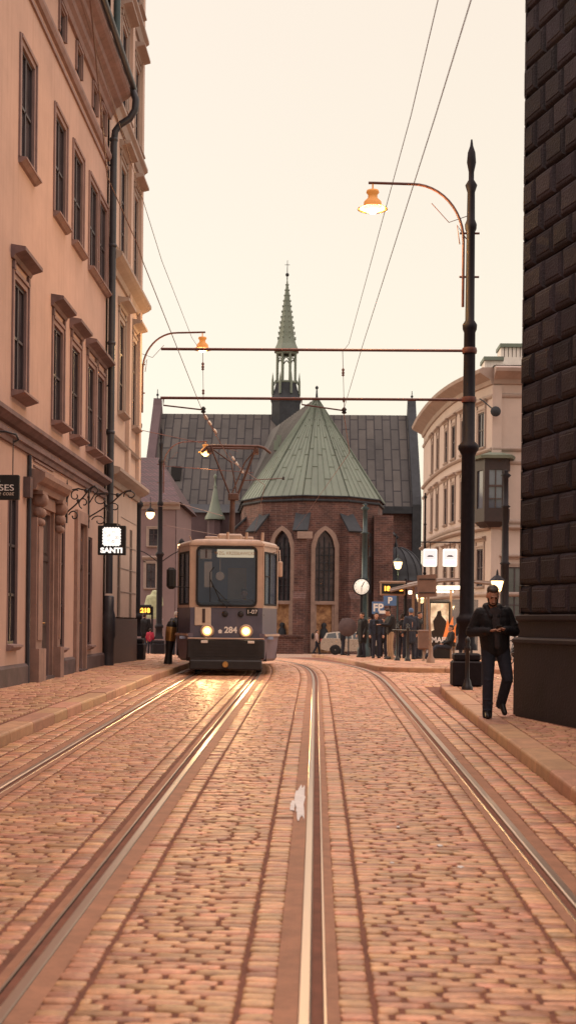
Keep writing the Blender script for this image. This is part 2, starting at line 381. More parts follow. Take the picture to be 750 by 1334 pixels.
def text(body, size, mat, parent, org, right, up, world=True, name='lettering', ext=.004, bold=0, align='CENTER', xs=1):
    cu = bpy.data.curves.new('txt', 'FONT'); cu.body = body; cu.size = size; cu.extrude = ext; cu.offset = bold; cu.align_x = align; cu.align_y = 'CENTER'
    ob = bpy.data.objects.new('txt', cu); COL.objects.link(ob)
    dg = bpy.context.evaluated_depsgraph_get(); me = bpy.data.meshes.new_from_object(ob.evaluated_get(dg))
    right = Vector(right).normalized(); up = Vector(up).normalized(); nn = right.cross(up); org = Vector(org)
    mb = MB(); mb.add([org + right*v.co.x*xs + up*v.co.y + nn*v.co.z for v in me.vertices], [tuple(p.vertices) for p in me.polygons])
    bpy.data.objects.remove(ob); bpy.data.curves.remove(cu); bpy.data.meshes.remove(me)
    return mb.build(name, mat, parent, world)

def remesh(mb, voxel, smooth=3, factor=.5):
    me = bpy.data.meshes.new('tmp'); me.from_pydata(mb.v, [], mb.f)
    bm = bmesh.new(); bm.from_mesh(me); bmesh.ops.remove_doubles(bm, verts=bm.verts, dist=1e-6); bmesh.ops.recalc_face_normals(bm, faces=bm.faces); bm.to_mesh(me); bm.free()
    ob = bpy.data.objects.new('tmp', me); COL.objects.link(ob)
    md = ob.modifiers.new('r', 'REMESH'); md.mode = 'VOXEL'; md.voxel_size = voxel; md.use_smooth_shade = True
    ms = ob.modifiers.new('s', 'SMOOTH'); ms.iterations = smooth; ms.factor = factor
    dg = bpy.context.evaluated_depsgraph_get(); r = bpy.data.meshes.new_from_object(ob.evaluated_get(dg))
    bpy.data.objects.remove(ob); bpy.data.meshes.remove(me)
    r.materials.clear(); r.polygons.foreach_set('use_smooth', [True]*len(r.polygons))
    return r
def mobj(name, me, mat, parent):
    for q in (mat if isinstance(mat, (list, tuple)) else [mat]): me.materials.append(q)
    o = bpy.data.objects.new(name, me); COL.objects.link(o); o.parent = parent; WO[o.name] = Vector((0, 0, 0)); return o
def copy_tree(o, parent=None):
    c = o.copy(); COL.objects.link(c); c.parent = parent
    for ch in list(o.children): copy_tree(ch, c)
    return c

# ------------------------------------------------------------------ terrain heights
_ep = np.array([(-40, -.2), (0, 0), (7, .10), (11, .19), (16, .28), (22, .38), (28, .47), (33, .47), (40, .38), (47, .27), (60, .05), (87, -.42), (120, -.9), (3000, -.9)])
_gx = np.arange(-45, 320, .25); _ge = np.interp(_gx, _ep[:, 0], _ep[:, 1]); _k = np.ones(21)/21
_ge = np.convolve(np.pad(_ge, 10, 'edge'), _k, 'valid')
def E(y): return np.interp(y, _gx, _ge)
def bend(y): return -.0025*np.maximum(np.asarray(y, dtype=float)-26, 0)**2
KL = np.array([(-20, -3.6), (8, -3.55), (20, -3.38), (30, -3.2), (36, -3.3), (42, -3.9), (50, -5.0), (62, -7.0)])
def kl(y): return np.interp(y, KL[:, 0], KL[:, 1])
KR = [(2.10, -12), (2.12, 4), (2.14, 10.8), (2.17, 18), (2.22, 22), (2.28, 24), (2.42, 25.3), (2.85, 26.2), (3.6, 26.65), (14, 27.2)]
def kr(y):
    k = np.array(KR[:7]); return np.interp(y, k[:, 1], k[:, 0])
KI = [(14, 31.2), (5, 31.6), (2.6, 32.0), (1.75, 32.45), (1.52, 33.1), (1.25, 40), (.9, 48), (.35, 60), (-.2, 66)]
def ki(y):
    k = np.array(KI[4:]); return np.interp(y, k[:, 1], k[:, 0])
def HL(x, y):
    k = E(y)+.13; t = np.clip((kl(y)-.15-x)/1.4, 0, 1); f = np.clip((50-y)/13, 0, 1)
    return k + t*np.maximum(0, .57-k)*f
def G(x, y):
    if x < kl(y) and y < 62: return float(HL(x, y))
    if y < 26.5 and x > kr(y): return float(E(y)+.12)
    if y > 33 and x > ki(y) and y < 66: return float(E(y)+.12)
    return float(E(y))

# ------------------------------------------------------------------ ground
xs = np.concatenate([np.linspace(-400, -20, 12), np.linspace(-16, 16, 33), np.linspace(20, 400, 12)])
ys = np.concatenate([np.linspace(-60, -10, 6), np.arange(-8, 120, 1.0), np.linspace(125, 900, 14)])
X, Y = np.meshgrid(xs, ys); Z = E(Y)-.010 - .02*(Y > 64)
V = np.stack([X.ravel(), Y.ravel(), Z.ravel()], 1); nx = len(xs)
Fq = [(j*nx+i, j*nx+i+1, (j+1)*nx+i+1, (j+1)*nx+i) for j in range(len(ys)-1) for i in range(nx-1)]
midx = [1 if ys[f[0]//nx] > 62 else 0 for f in Fq]
tag(npmesh('ground', V, Fq, [M['mortar'], M['ground']], midx), kind='structure')

def setts_rows(x0, x1, y0, y1, wm, dm, hf, warp=True, wj=.3, single=False):
    fx0 = x0 if callable(x0) else (lambda y, a=x0: a); fx1 = x1 if callable(x1) else (lambda y, a=x1: a)
    out = []; y = y0; par = 0
    while y < y1:
        sc_ = 1.0 if y < 32 else (1.6 if y < 45 else 2.2)
        d = dm*sc_*random.uniform(.88, 1.14)
        a, b_ = float(fx0(y+d/2)), float(fx1(y+d/2))
        if single: out.append((a, b_, y, y+d))
        else:
            par ^= 1; x = a - (.25+.5*par+random.uniform(-.13, .13))*wm*sc_
            while x < b_:
                w_ = wm*sc_*random.uniform(1-wj, 1+wj)
                xa, xb = max(x, a), min(x+w_, b_)
                if b_-xb < .07: xb = b_; w_ = b_-x+.001
                if xb-xa > .06 or (not out) or out[-1][2] != y: out.append((xa, xb, y, y+d)) if xb-xa > .06 else None
                if xb-xa <= .06 and xb > a: x = xa; w_ = 0; wm_ = wm*sc_*1.1; xb = min(xa+wm_, b_); out.append((xa, xb, y, y+d)); x = xb; continue
                x += w_
        y += d
    if not out: return None
    A = np.array(out); return (A, hf, warp)
def setts_mesh(name, groups, mat, gap=.006, inset=.009, hj=.0025, kind='structure', z_off=0, dome=.0008):
    Vs = []; Fs = []; off = 0
    for A, hf, warp in [g for g in groups if g]:
        for near in (True, False):
            msk = (A[:, 2] < 24) if near else (A[:, 2] >= 24)
            B = A[msk]
            if not len(B): continue
            n = len(B); nr = 8 if near else 4
            cx = (B[:, 0]+B[:, 1])/2; cy = (B[:, 2]+B[:, 3])/2; hx = (B[:, 1]-B[:, 0])/2-gap*1.4; hy = (B[:, 3]-B[:, 2])/2-gap*.75
            hx = hx*rng.uniform(.95, 1, n); hy = hy*rng.uniform(.95, 1, n)
            zc = np.array([hf(a, b) for a, b in zip(cx, cy)]) if not getattr(hf, 'vec', False) else hf(cx, cy)
            zc = zc + rng.normal(0, hj, n) + z_off
            tx = rng.normal(0, .02, n); ty = rng.normal(0, .02, n)
            sl_ = (E(cy+.05)-E(cy-.05))/.1
            rings = []
            if nr == 8:
                c = .72
                sh = [(-1, -c), (-c, -1), (c, -1), (1, -c), (1, c), (c, 1), (-c, 1), (-1, c)]
            else: sh = [(-1, -1), (1, -1), (1, 1), (-1, 1)]
            jx = rng.normal(0, .003, (n, nr)); jy = rng.normal(0, .002, (n, nr))
            for (ins, h) in ((0, -.04), (0, -.009), (inset*.3, -.0022), (inset*.9, .0004)):
                for k, (a, b) in enumerate(sh):
                    px_ = (hx-ins)*a+jx[:, k]; py_ = (hy-ins)*b+jy[:, k]
                    pz = zc+h+(px_*tx+py_*(ty+sl_) if h > -.03 else py_*sl_)
                    rings.append(np.stack([cx+px_, cy+py_, pz], 1))
            rings.append(np.stack([cx, cy, zc+dome], 1))
            nv = 4*nr+1
            P = np.stack(rings, 1).reshape(-1, 3)
            if warp: P[:, 0] += bend(P[:, 1])
            base = (np.arange(n)*nv)[:, None]+off
            fl = []
            for q in range(3):
                for k in range(nr): fl.append([q*nr+k, q*nr+(k+1) % nr, (q+1)*nr+(k+1) % nr, (q+1)*nr+k])
            f4 = np.array(fl)
            # cap: pairs of edges + centre as quads
            cp = np.array([[3*nr+k, 3*nr+(k+1) % nr, 3*nr+(k+2) % nr, 4*nr] for k in range(0, nr, 2)])
            f4 = np.concatenate([f4, cp])
            Fs.append((base[:, :, None]+f4[None]).reshape(-1, 4)); Vs.append(P); off += n*nv
    return tag(npmesh(name, np.concatenate(Vs), np.concatenate(Fs), [mat]), kind=kind)

hroad = lambda x, y: E(y)
hroad.vec = True
def hside(x, y): return HL(x, y)
hside.vec = True
hr12 = lambda x, y: E(y)+.12
hr12.vec = True
g = []
YN, YF = 3.6, 62
for a, b in ((-2.58, -2.437), (-1.553, -1.41), (-1.12, -.967), (-.303, -.145), (.105, .255), (1.174, 1.325)):
    g.append(setts_rows(a, b, YN, YF, .15, .085, hroad, single=True))
for a, b in ((-2.435, -1.555), (-.965, -.305), (.257, 1.172)):
    g.append(setts_rows(a, b, YN, YF, .20, .072, hroad, wj=.16))
# columns beside the kerbs
for k in range(3): g.append(setts_rows(1.59+k*.19, 1.59+(k+1)*.19-.01, YN, 25.6, .18, .13, hroad, single=True, warp=False))
for k in range(3):
    a = -2.86-k*.2
    g.append(setts_rows((lambda y, a=a: max(a-.19, float(kl(y))+.01)), a, 3.6, 37, .19, .13, hroad, single=True, warp=False))
g.append(setts_rows(lambda y: 1.6, lambda y: 12, 25.6, 32.4, .17, .12, hroad, warp=False))
g = [q for q in g if q]
def okrow(q):
    A, h_, w_ = q; keep = (A[:, 1]-A[:, 0]) > .04; return (A[keep], h_, w_)
g = [okrow(q) for q in g]
# clip the side-street field against kerbs
def clip(q, fn):
    A, h_, w_ = q; k = np.array([fn((r[0]+r[1])/2, (r[2]+r[3])/2) for r in A]); return (A[k], h_, w_)
KRa = np.array(KR); KIa = np.array(KI)
def krY(x): return np.interp(x, KRa[6:, 0], KRa[6:, 1])
def kiY(x): return np.interp(x, KIa[:4, 0][::-1], KIa[:4, 1][::-1])
g[-1] = clip(g[-1], lambda x, y: (x > 1.6 and (y > krY(x) if x > 2.42 else True) and (y < kiY(x)+.0 if x > 1.75 else y < 32.4)))
def band_hide(x, y): return not (6.50 < y < 6.60)
setts_mesh('cobbled_road', g, M['sett'])
# far road beyond the stop: right of track between rail and island kerb, in front of tram left
V = []; Fc = []
mb = MB()
for (cx0, cy0, ra, rb) in ((-.118, 10.8, .042, .85), (-.17, 10.5, .02, .25), (.5, 8.3, .012, .02), (.86, 8.9, .018, .03), (.92, 8.2, .02, .03), (.62, 9.6, .012, .03)):
    pts = []
    for k in range(40):
        t = 2*math.pi*k/40; rr = 1+.55*mnoise.noise(Vector((math.cos(t)*2.3+cx0*30, math.sin(t)*2.3, cy0)))+.28*mnoise.noise(Vector((math.cos(t)*9, math.sin(t)*9, cy0)))
        pts.append((cx0+ra*rr*math.cos(t), cy0+rb*rr*math.sin(t)))
    mb.prism(pts, lambda a, b, t: (a, b, float(E(b))+.001+.005*t))
tag(mb.build('spilled_paint_patch', M['paint']), kind='structure')

# rails
ysr = np.concatenate([np.arange(2.5, 26, .5), np.arange(26, 70, 1.0)])
def sweep(name, prof, x0, s, mats, mis, ys=ysr, hz=0.0):
    V = []; n = len(prof)
    for y in ys:
        for o_, h in prof: V.append((x0+s*o_+float(bend(y)), y, float(E(y))+h+hz))
    Fq = []; mi = []
    for j in range(len(ys)-1):
        for i in range(n-1): Fq.append((j*n+i, j*n+i+1, (j+1)*n+i+1, (j+1)*n+i)); mi.append(mis[i])
    return tag(npmesh(name, V, Fq, mats, mi, smooth=False), kind='structure')
RP = [(-.056, -.03), (-.056, .003), (-.050, .008), (-.010, .008), (-.001, .003), (0, -.006), (0, -.045), (.048, -.045), (.048, .001), (.051, .004), (.060, .004), (.063, 0), (.063, -.03)]
RM = [1, 0, 0, 0, 0, 1, 1, 1, 0, 0, 0, 1]
for x0, s in ((-2.70, 1), (-1.265, -1), (0, 1), (1.435, -1)):
    sweep('tram_rail', RP, x0, s, [M['rail'], M['groove']], RM)
    sweep('rail_bedding', [(-.155, -.006), (-.0555, -.001)], x0, s, [M['seal']], [0])
    sweep('rail_bedding', [(.0625, -.001), (.115, -.006)], x0, s, [M['seal']], [0])

# sidewalks
def sheet(name, fx0, fx1, y0, y1, hf, mat, n=6, dy=.5, dz=-.012):
    V = []; ysn = np.arange(y0, y1+.01, dy)
    for y in ysn:
        for i in range(n+1):
            x = fx0(y)+(fx1(y)-fx0(y))*i/n; V.append((x, y, float(hf(x, y))+dz))
    Fq = [(j*(n+1)+i, j*(n+1)+i+1, (j+1)*(n+1)+i+1, (j+1)*(n+1)+i) for j in range(len(ysn)-1) for i in range(n)]
    return tag(npmesh(name, V, Fq, [mat]), kind='structure')
sheet('pavement_bed', lambda y: -5.2 if y < 36.3 else -16, lambda y: kl(y)-.28, -8, 62, HL, M['mortar'], n=8)
wallx = lambda y: 2.75+.29*(17.8-y) if y < 17.8 else 14
sheet('pavement_bed', lambda y: kr(y)+.28, lambda y: min(wallx(y)+.1, 14), -8, 25.2, hr12, M['mortar'])
sheet('pavement_bed', lambda y: 2.9, lambda y: 14, 25.2, 26.3, hr12, M['mortar'])
sheet('stop_island_bed', lambda y: ki(y)+.28 if y > 33 else 1.75, lambda y: 16, 32.9, 66, hr12, M['mortar'])
sheet('stop_island_bed', lambda y: 3.2, lambda y: 16, 32.0, 32.9, hr12, M['mortar'])
sw = [setts_rows(lambda y: -4.98, lambda y: kl(y)-.31, 6, 36.3, .24, .16, hside, warp=False, wj=.2),
      setts_rows(lambda y: -10, lambda y: kl(y)-.31, 36.3, 60, .24, .16, hside, warp=False, wj=.2)]
setts_mesh('left_pavement', sw, M['slab'], gap=.005, hj=.002)
sw = [setts_rows(lambda y: kr(y)+.31, lambda y: min(wallx(y)-.12, 7), 4, 25.2, .17, .11, hr12, warp=False, wj=.2),
      setts_rows(lambda y: 2.95, lambda y: 7, 25.2, 26.3, .17, .11, hr12, warp=False)]
setts_mesh('right_pavement', sw, M['slab'], gap=.005, hj=.002)
sw = [setts_rows(lambda y: ki(y)+.31 if y > 33 else 1.95, lambda y: 11, 32.6, 62, .24, .2, hr12, warp=False)]
setts_mesh('stop_island_paving', sw, M['slab'], gap=.005, hj=.002)

def kerb(name, path, side, wd=.30, h=.13, L=1.0, hf=None, zc=None):
    P = [Vector((a, b, 0)) for a, b in path]
    # resample
    S = [0]
    for i in range(1, len(P)): S.append(S[-1]+(P[i]-P[i-1]).length)
    px_ = [p.x for p in P]; py_ = [p.y for p in P]
    sm = np.arange(0, S[-1], .25); qx = np.interp(sm, S, px_); qy = np.interp(sm, S, py_)
    kx = np.ones(5)/5
    qx = np.convolve(np.pad(qx, 2, 'edge'), kx, 'valid'); qy = np.convolve(np.pad(qy, 2, 'edge'), kx, 'valid')
    def pt(s): return Vector((float(np.interp(s, sm, qx)), float(np.interp(s, sm, qy)), 0))
    mb = MB(); s = 0
    while s < sm[-1]-.1:
        l = min(L*random.uniform(.75, 1.25), sm[-1]-s); n = 3; jz = random.gauss(0, .003)
        V = []
        for i in range(n+1):
            ss = s+.006+(l-.012)*i/n; p = pt(ss); d = (pt(min(ss+.1, sm[-1]))-pt(max(ss-.1, 0))).normalized(); nn = Vector((-d.y, d.x, 0))*side
            e0 = float(E(p.y))
            for (o_, z_) in ((0, -.05), (.006, h-.03), (.012, h-.012), (.028, h), (wd-.01, h+.002), (wd, h-.01), (wd, -.05)):
                q = p+nn*o_; V.append((q.x, q.y, e0+z_+(jz if z_ > 0 else 0)))
        k = 7; Fc = [(i*k+j, i*k+j+1, (i+1)*k+j+1, (i+1)*k+j) for i in range(n) for j in range(k-1)]
        Fc += [tuple(range(k)), tuple(n*k+j for j in range(k))[::-1]]
        mb.add(V, Fc); s += l
    return tag(mb.build(name, M['kerb']), kind='structure')
kerb('left_kerb', [(float(x), float(y)) for y, x in KL], 1)
kerb('right_kerb', KR, -1, h=.125)
kerb('stop_island_kerb', KI, -1, h=.125)

# ------------------------------------------------------------------ building helpers
def mkF(o, d, n):
    o = Vector(o); d = Vector(d).normalized(); n = Vector(n).normalized()
    return lambda u, v, q=0: Vector((o.x+d.x*u+n.x*q, o.y+d.y*u+n.y*q, v))
def pathF(pts, side):
    P = [Vector((a, b)) for a, b in pts]; S = [0]
    for i in range(1, len(P)): S.append(S[-1]+(P[i]-P[i-1]).length)
    nrm = []
    for i in range(len(P)):
        d = (P[min(i+1, len(P)-1)]-P[max(i-1, 0)]).normalized(); nrm.append(Vector((-d.y, d.x))*side)
    def f(u, v, q=0):
        x = np.interp(u, S, [p.x for p in P]); y = np.interp(u, S, [p.y for p in P])
        a = np.interp(u, S, [p.x for p in nrm]); b = np.interp(u, S, [p.y for p in nrm])
        return Vector((x+a*q, y+b*q, v))
    return f, S
def fbox(mb, F, u0, u1, v0, v1, d0, d1, mi=0, nu=1):
    for i in range(nu):
        a = u0+(u1-u0)*i/nu; b = u0+(u1-u0)*(i+1)/nu
        mb.hexa([F(a, v0, d0), F(b, v0, d0), F(b, v0, d1), F(a, v0, d1), F(a, v1, d0), F(b, v1, d0), F(b, v1, d1), F(a, v1, d1)], mi)
def fprof(mb, F, u0, u1, prof, mi=0, nu=1):
    """extrude a (d,v) profile along u"""
    n = len(prof); V = []
    for i in range(nu+1):
        u = u0+(u1-u0)*i/nu
        V += [F(u, v, d) for d, v in prof]
    Fc = [(i*n+j, i*n+(j+1) % n, (i+1)*n+(j+1) % n, (i+1)*n+j) for i in range(nu) for j in range(n)]
    Fc += [tuple(range(n)), tuple(nu*n+j for j in range(n))[::-1]]
    mb.add(V, Fc, mi)
def wallgrid(mb, F, us, v0, v1, ops, depth=.3, mi=0, mir=0):
    U = sorted(set([round(u, 4) for u in us] + [round(a, 4) for o in ops for a in (o[0], o[1])])); U = [u for u in U if us[0]-1e-6 <= u <= us[-1]+1e-6]
    W = sorted(set([v0, v1]+[round(a, 4) for o in ops for a in (o[2], o[3])])); W = [w_ for w_ in W if v0 <= w_ <= v1]
    for i in range(len(U)-1):
        for j in range(len(W)-1):
            cu, cv = (U[i]+U[i+1])/2, (W[j]+W[j+1])/2
            if any(o[0] < cu < o[1] and o[2] < cv < o[3] for o in ops): continue
            mb.add([F(U[i], W[j]), F(U[i+1], W[j]), F(U[i+1], W[j+1]), F(U[i], W[j+1])], [(0, 1, 2, 3)], mi)
    for a, b, c, d in ops:
        for (p, q) in (((a, c), (a, d)), ((b, c), (b, d)), ((a, c), (b, c)), ((a, d), (b, d))):
            mb.add([F(*p, 0), F(*q, 0), F(*q, -depth), F(*p, -depth)], [(0, 1, 2, 3)], mir)
def window(par, F, u0, u1, v0, v1, rec=.035, fr=.14, fd=.02, sill=True, hood=None, sashes=(2, 3), trim=None, surround=True, sashm=None, sd=.12, label=None, name='window', glass=None):
    trim = trim or M['trim_l']; mb = MB()
    if surround:
        fbox(mb, F, u0-fr, u0+.0, v0, v1+fr, 0.002, fd); fbox(mb, F, u1, u1+fr, v0, v1+fr, 0.002, fd); fbox(mb, F, u0+.0005, u1-.0005, v1, v1+fr, .002, fd)
        fbox(mb, F, u0-fr-.03, u0-fr+.03, v0, v1+fr+.03, .003, fd+.012); fbox(mb, F, u1+fr-.03, u1+fr+.03, v0, v1+fr+.03, .003, fd+.03); fbox(mb, F, u0-fr+.031, u1+fr-.031, v1+fr-.03, v1+fr+.03, .003, fd+.03)
    else:
        fbox(mb, F, u0, u0+.03, v0, v1, -rec, -rec+.05); fbox(mb, F, u1-.03, u1, v0, v1, -rec, -rec+.05); 
    wn = mb.build(name, trim, par)
    if label: wn['label'] = label
    mb = MB(); fbox(mb, F, u0+.01, u1-.01, v0+.01, v1-.01, -rec-.03, -rec-.02); mb.build('pane', glass or M['glass'], wn)
    mb = MB(); s = .055
    fbox(mb, F, u0, u0+s, v0, v1, -rec-.035, -rec+.012); fbox(mb, F, u1-s, u1, v0, v1, -rec-.035, -rec+.012)
    fbox(mb, F, u0+s, u1-s, v0, v0+s, -rec-.035, -rec+.011); fbox(mb, F, u0+s, u1-s, v1-s, v1, -rec-.035, -rec+.011)
    for i in range(1, sashes[0]):
        u = u0+(u1-u0)*i/sashes[0]; fbox(mb, F, u-.03, u+.03, v0+s, v1-s, -rec-.034, -rec+.008)
    for j in range(1, sashes[1]):
        v = v0+(v1-v0)*j/sashes[1]; fbox(mb, F, u0+s, u1-s, v-.022, v+.022, -rec-.033, -rec+.008)
    mb.build('sash', sashm or M['sash'], wn)
    if sill:
        mb = MB(); fprof(mb, F, u0-fr-.01, u1+fr+.01, [(.0, v0-.11), (.05, v0-.10), (sd, v0-.05), (sd+.02, v0-.045), (sd+.02, v0-.012), (-rec, v0+.006), (-rec, v0-.09)]); mb.build('sill', trim, wn)
    if hood:
        h0, ho, hd = hood; mb = MB()
        fprof(mb, F, u0-fr-.12, u1+fr+.12, [(.0, h0+.02), (.04, h0+.02), (.07, h0+.08), (.12, h0+.10), (hd, h0+.14), (hd, h0+.20), (0, h0+.24)])
        for u in (u0-fr+.02, u1+fr-.02): fbox(mb, F, u-.05, u+.05, h0-.14, h0-.002, .003, .05)
        mb.build('window_hood', M['ledge'] if trim is M['trim_l'] else trim, wn)
    return wn

# ------------------------------------------------------------------ left building (long plaster facade)
LB = empty('apartment_building', (-9, 20, .5), label='long peach plaster building filling the left edge, with hooded windows and a carved doorway', cat='building')
FL = mkF((-5, 0, 0), (0, 1, 0), (1, 0, 0))
# windows (u centre, half width)
Au = [15.2, 18.7, 22.15, 25.0, 26.85, 28.75, 30.02]; Bu = [15.0, 18.5, 21.75, 24.95, 26.8, 28.65, 29.92]
ops = []; Aw, Bw = .48, .43
A0, A1 = 9.35, 11.25; B0, B1 = 5.42, 7.25
for u in Au: ops.append((u-Aw, u+Aw, A0, A1))
for u in Bu: ops.append((u-Bw, u+Bw, B0, B1))
ATu = [15.3, 18.8, 22.3, 25.0, 26.75, 28.7, 29.85]
for u in ATu: ops.append((u-.22, u+.22, 12.88, 13.36))
G_ops = [(17.5, 18.3, 1.25, 3.6, 'w'), (21.05, 21.75, 1.25, 3.7, 'w'), (23.35, 24.45, .56, 3.62, 'd'), (25.15, 25.85, 1.12, 3.6, 'w'), (27.25, 28.0, .56, 3.7, 'd2'), (28.45, 29.0, 1.12, 3.5, 'w')]
ops += [o[:4] for o in G_ops]
mb = MB(); wallgrid(mb, FL, [-6, 30.6], .2, 13.6, ops, .1, 0, 1)
mb.build('wall', [M['plaster_l'], M['trim_l']], LB)
mb = MB(); mb.box(-15, -5.32, -6, 30.6, .1, 14.2); mb.build('inner_wall', M['plaster_l'], LB)
for u in Au: window(LB, FL, u-Aw, u+Aw, A0, A1, fr=.12, sashes=(2, 2))
for u in Bu: window(LB, FL, u-Bw, u+Bw, B0, B1, fr=.12, sashes=(2, 2), hood=(7.52, 0, .24), sd=.2)
for u in ATu: window(LB, FL, u-.22, u+.22, 12.88, 13.36, fr=.07, fd=.03, sill=False, sashes=(1, 2))
for a, b, c, d, k in G_ops:
    if k == 'w': window(LB, FL, a, b, c, d, surround=False, fr=.0, sashes=(2, 3), sd=.1, trim=M['trim_l'])
# ledge over the ground floor (two steps)
mb = MB()
fprof(mb, FL, -6, 30.52, [(0, 4.52), (.05, 4.52), (.07, 4.60), (.11, 4.62), (.11, 4.70), (.05, 4.73), (0, 4.74)])
fprof(mb, FL, -6, 30.5, [(0, 4.80), (.08, 4.82), (.16, 4.88), (.20, 4.90), (.20, 4.97), (0, 5.04)])
mb.build('ledge', M['ledge'], LB)
mb = MB()
fprof(mb, FL, -6, 30.6, [(0, 12.46), (.06, 12.47), (.10, 12.55), (.10, 12.62), (0, 12.68)])
fprof(mb, FL, -6, 30.6, [(0, 12.25), (.04, 12.25), (.04, 12.32), (0, 12.34)])
mb.build('string_course', M['trim_l'], LB)
mb = MB()
fprof(mb, FL, -6, 30.75, [(0, 13.5), (.06, 13.5), (.09, 13.6), (.16, 13.66), (.18, 13.76), (.30, 13.84), (.33, 13.93), (.46, 14.0), (.52, 14.06), (.52, 14.17), (.44, 14.22), (-.3, 14.3), (-.3, 13.5)])
mb.build('cornice', M['trim_l'], LB)
mb = MB(); mb.tube([(-4.42, -6, 14.24), (-4.42, 30.8, 14.24)], .075, 10); mb.build('gutter', M['pipe'], LB)
mb = MB(); mb.add([(-4.9, -6, 14.28), (-4.9, 30.6, 14.28), (-9.8, 30.6, 17.2), (-9.8, -6, 17.2), (-15, -6, 14.2), (-15, 30.6, 14.2)], [(0, 1, 2, 3), (3, 2, 5, 4), (0, 3, 4), (1, 5, 2)]); mb.build('roof', M['rooflead'], LB)
mb = MB()
segs = [(-6, 22.55), (24.75+.05, 26.85), (28.1, 30.6)]
for a, b in segs: fprof(mb, FL, a, b, [(0, .2), (.06, .2), (.06, .86), (.03, .9), (0, .91)])
mb.build('plinth', M['plinth_l'], LB)
# carved portal
mb = MB()
for a, b in ((22.62, 23.22), (24.55, 25.0-.12)):
    fbox(mb, FL, a, b, .45, 1.15, .003, .2); fbox(mb, FL, a+.05, b-.05, 1.15, 3.45, .003, .13); fbox(mb, FL, a+.12, b-.12, 1.3, 3.3, .13, .155)
fbox(mb, FL, 23.22, 24.55, 3.68, 3.9, .003, .08)
fprof(mb, FL, 22.5, 25.0, [(0, 3.92), (.14, 3.92), (.17, 4.02), (.24, 4.06), (.30, 4.14), (.30, 4.22), (0, 4.3)])
for a, b in ((23.2, 23.3), (24.47, 24.57)): fbox(mb, FL, a, b, .55, 3.68, -.1, .06)
pt_ = mb.build('portal', M['portal'], LB)
for u in (22.92, 24.72):
    mb = MB()
    for v, r_ in ((3.78, .13), (3.55, .09), (3.38, .07)): mb.lathe([(r_*.4, -.14), (r_, -.13), (r_, .13), (r_*.4, .14)], (-5+.13, u, v), 12, axis='y')
    fbox(mb, FL, u-.22, u+.22, 3.86, 3.918, .003, .22)
    fbox(mb, FL, u-.1, u+.1, 3.3, 3.86, .004, .15)
    mb.build('scroll_capital', M['portal'], pt_)
mb = MB(); fbox(mb, FL, 22.9, 24.6, 4.36, 4.39, .002, .03); fbox(mb, FL, 22.9, 24.6, 4.46, 4.49, .002, .03); mb.build('panel_moulding', M['trim_l'], LB)
def door(F, a, b, c, d, label):
    mb = MB(); fbox(mb, F, a, b, c, d, -.09, -.06)
    mid = (a+b)/2
    for x0, x1 in ((a+.06, mid-.04), (mid+.04, b-.06)):
        for v0, v1 in ((c+.15, c+.8), (c+.95, c+2.1), (c+2.3, d-.1)): fbox(mb, F, x0, x1, v0, v1, -.059, -.04)
    fbox(mb, F, mid-.025, mid+.025, c, d, -.059, -.035); fbox(mb, F, a, b, c+2.15, c+2.25, -.059, -.03)
    o = mb.build('door', M['wood'], LB); o['label'] = label
    mb = MB(); mb.tube([F(mid+.06, c+1.0, -.05), F(mid+.06, c+1.0, .0), F(mid+.14, c+1.0, .0)], .012, 6); mb.build('handle', M['brass'], o)
    mb = MB(); fbox(mb, F, a, b, c-.3, c+.02, -.28, .12); mb.build('doorstep', M['plinth_l'], o)
door(FL, 23.35, 24.45, .6, 3.62, 'tall dark double door inside the carved portal')
door(FL, 27.25, 28.0, .6, 3.7, 'narrow dark door')
mb = MB(); fbox(mb, FL, 26.9, 27.22, .5, 3.95, .003, .07); fbox(mb, FL, 28.03, 28.14, .5, 3.95, .003, .07); fbox(mb, FL, 27.22, 28.03, 3.7, 3.95, .003, .07); mb.build('door_surround', M['portal'], LB)
mb = MB(); mb.tube([(-4.96, 22.45, .5), (-4.96, 22.45, 4.5)], .035, 8); mb.build('thin_downpipe', M['pipe'], LB)
mb = MB(); fbox(mb, FL, 22.15, 22.35, 3.75, 4.1, .003, .12); mb.build('junction_box', M['plinth_l'], LB)
# the big downpipe
mb = MB(); yp = 30.68
P = [(-4.5, yp, 14.2), (-4.42, yp, 14.12), (-4.36, yp, 13.95), (-4.38, yp, 13.7), (-4.5, yp, 13.5), (-4.72, yp, 13.36), (-4.84, yp, 13.2), (-4.87, yp, 12.9), (-4.87, yp, 2.3)]
mb.tube(P, .082, 12)
for v in (13.0, 10.5, 8.2, 6.1, 3.4): mb.lathe([(.085, -.04), (.1, -.03), (.1, .03), (.085, .04)], (-4.87, yp, v), 12)
for v in (12.4, 9.4, 7.2): mb.tube([(-5.0, yp, v), (-4.87, yp, v)], .02, 6)
mb.lathe([(.085, 1.75), (.12, 1.72), (.12, 1.4), (.15, 1.3), (.16, .8), (.13, .72), (.13, 0)], (-4.87, yp, .5), 14)
mb.build('downpipe', M['pipe'], LB)

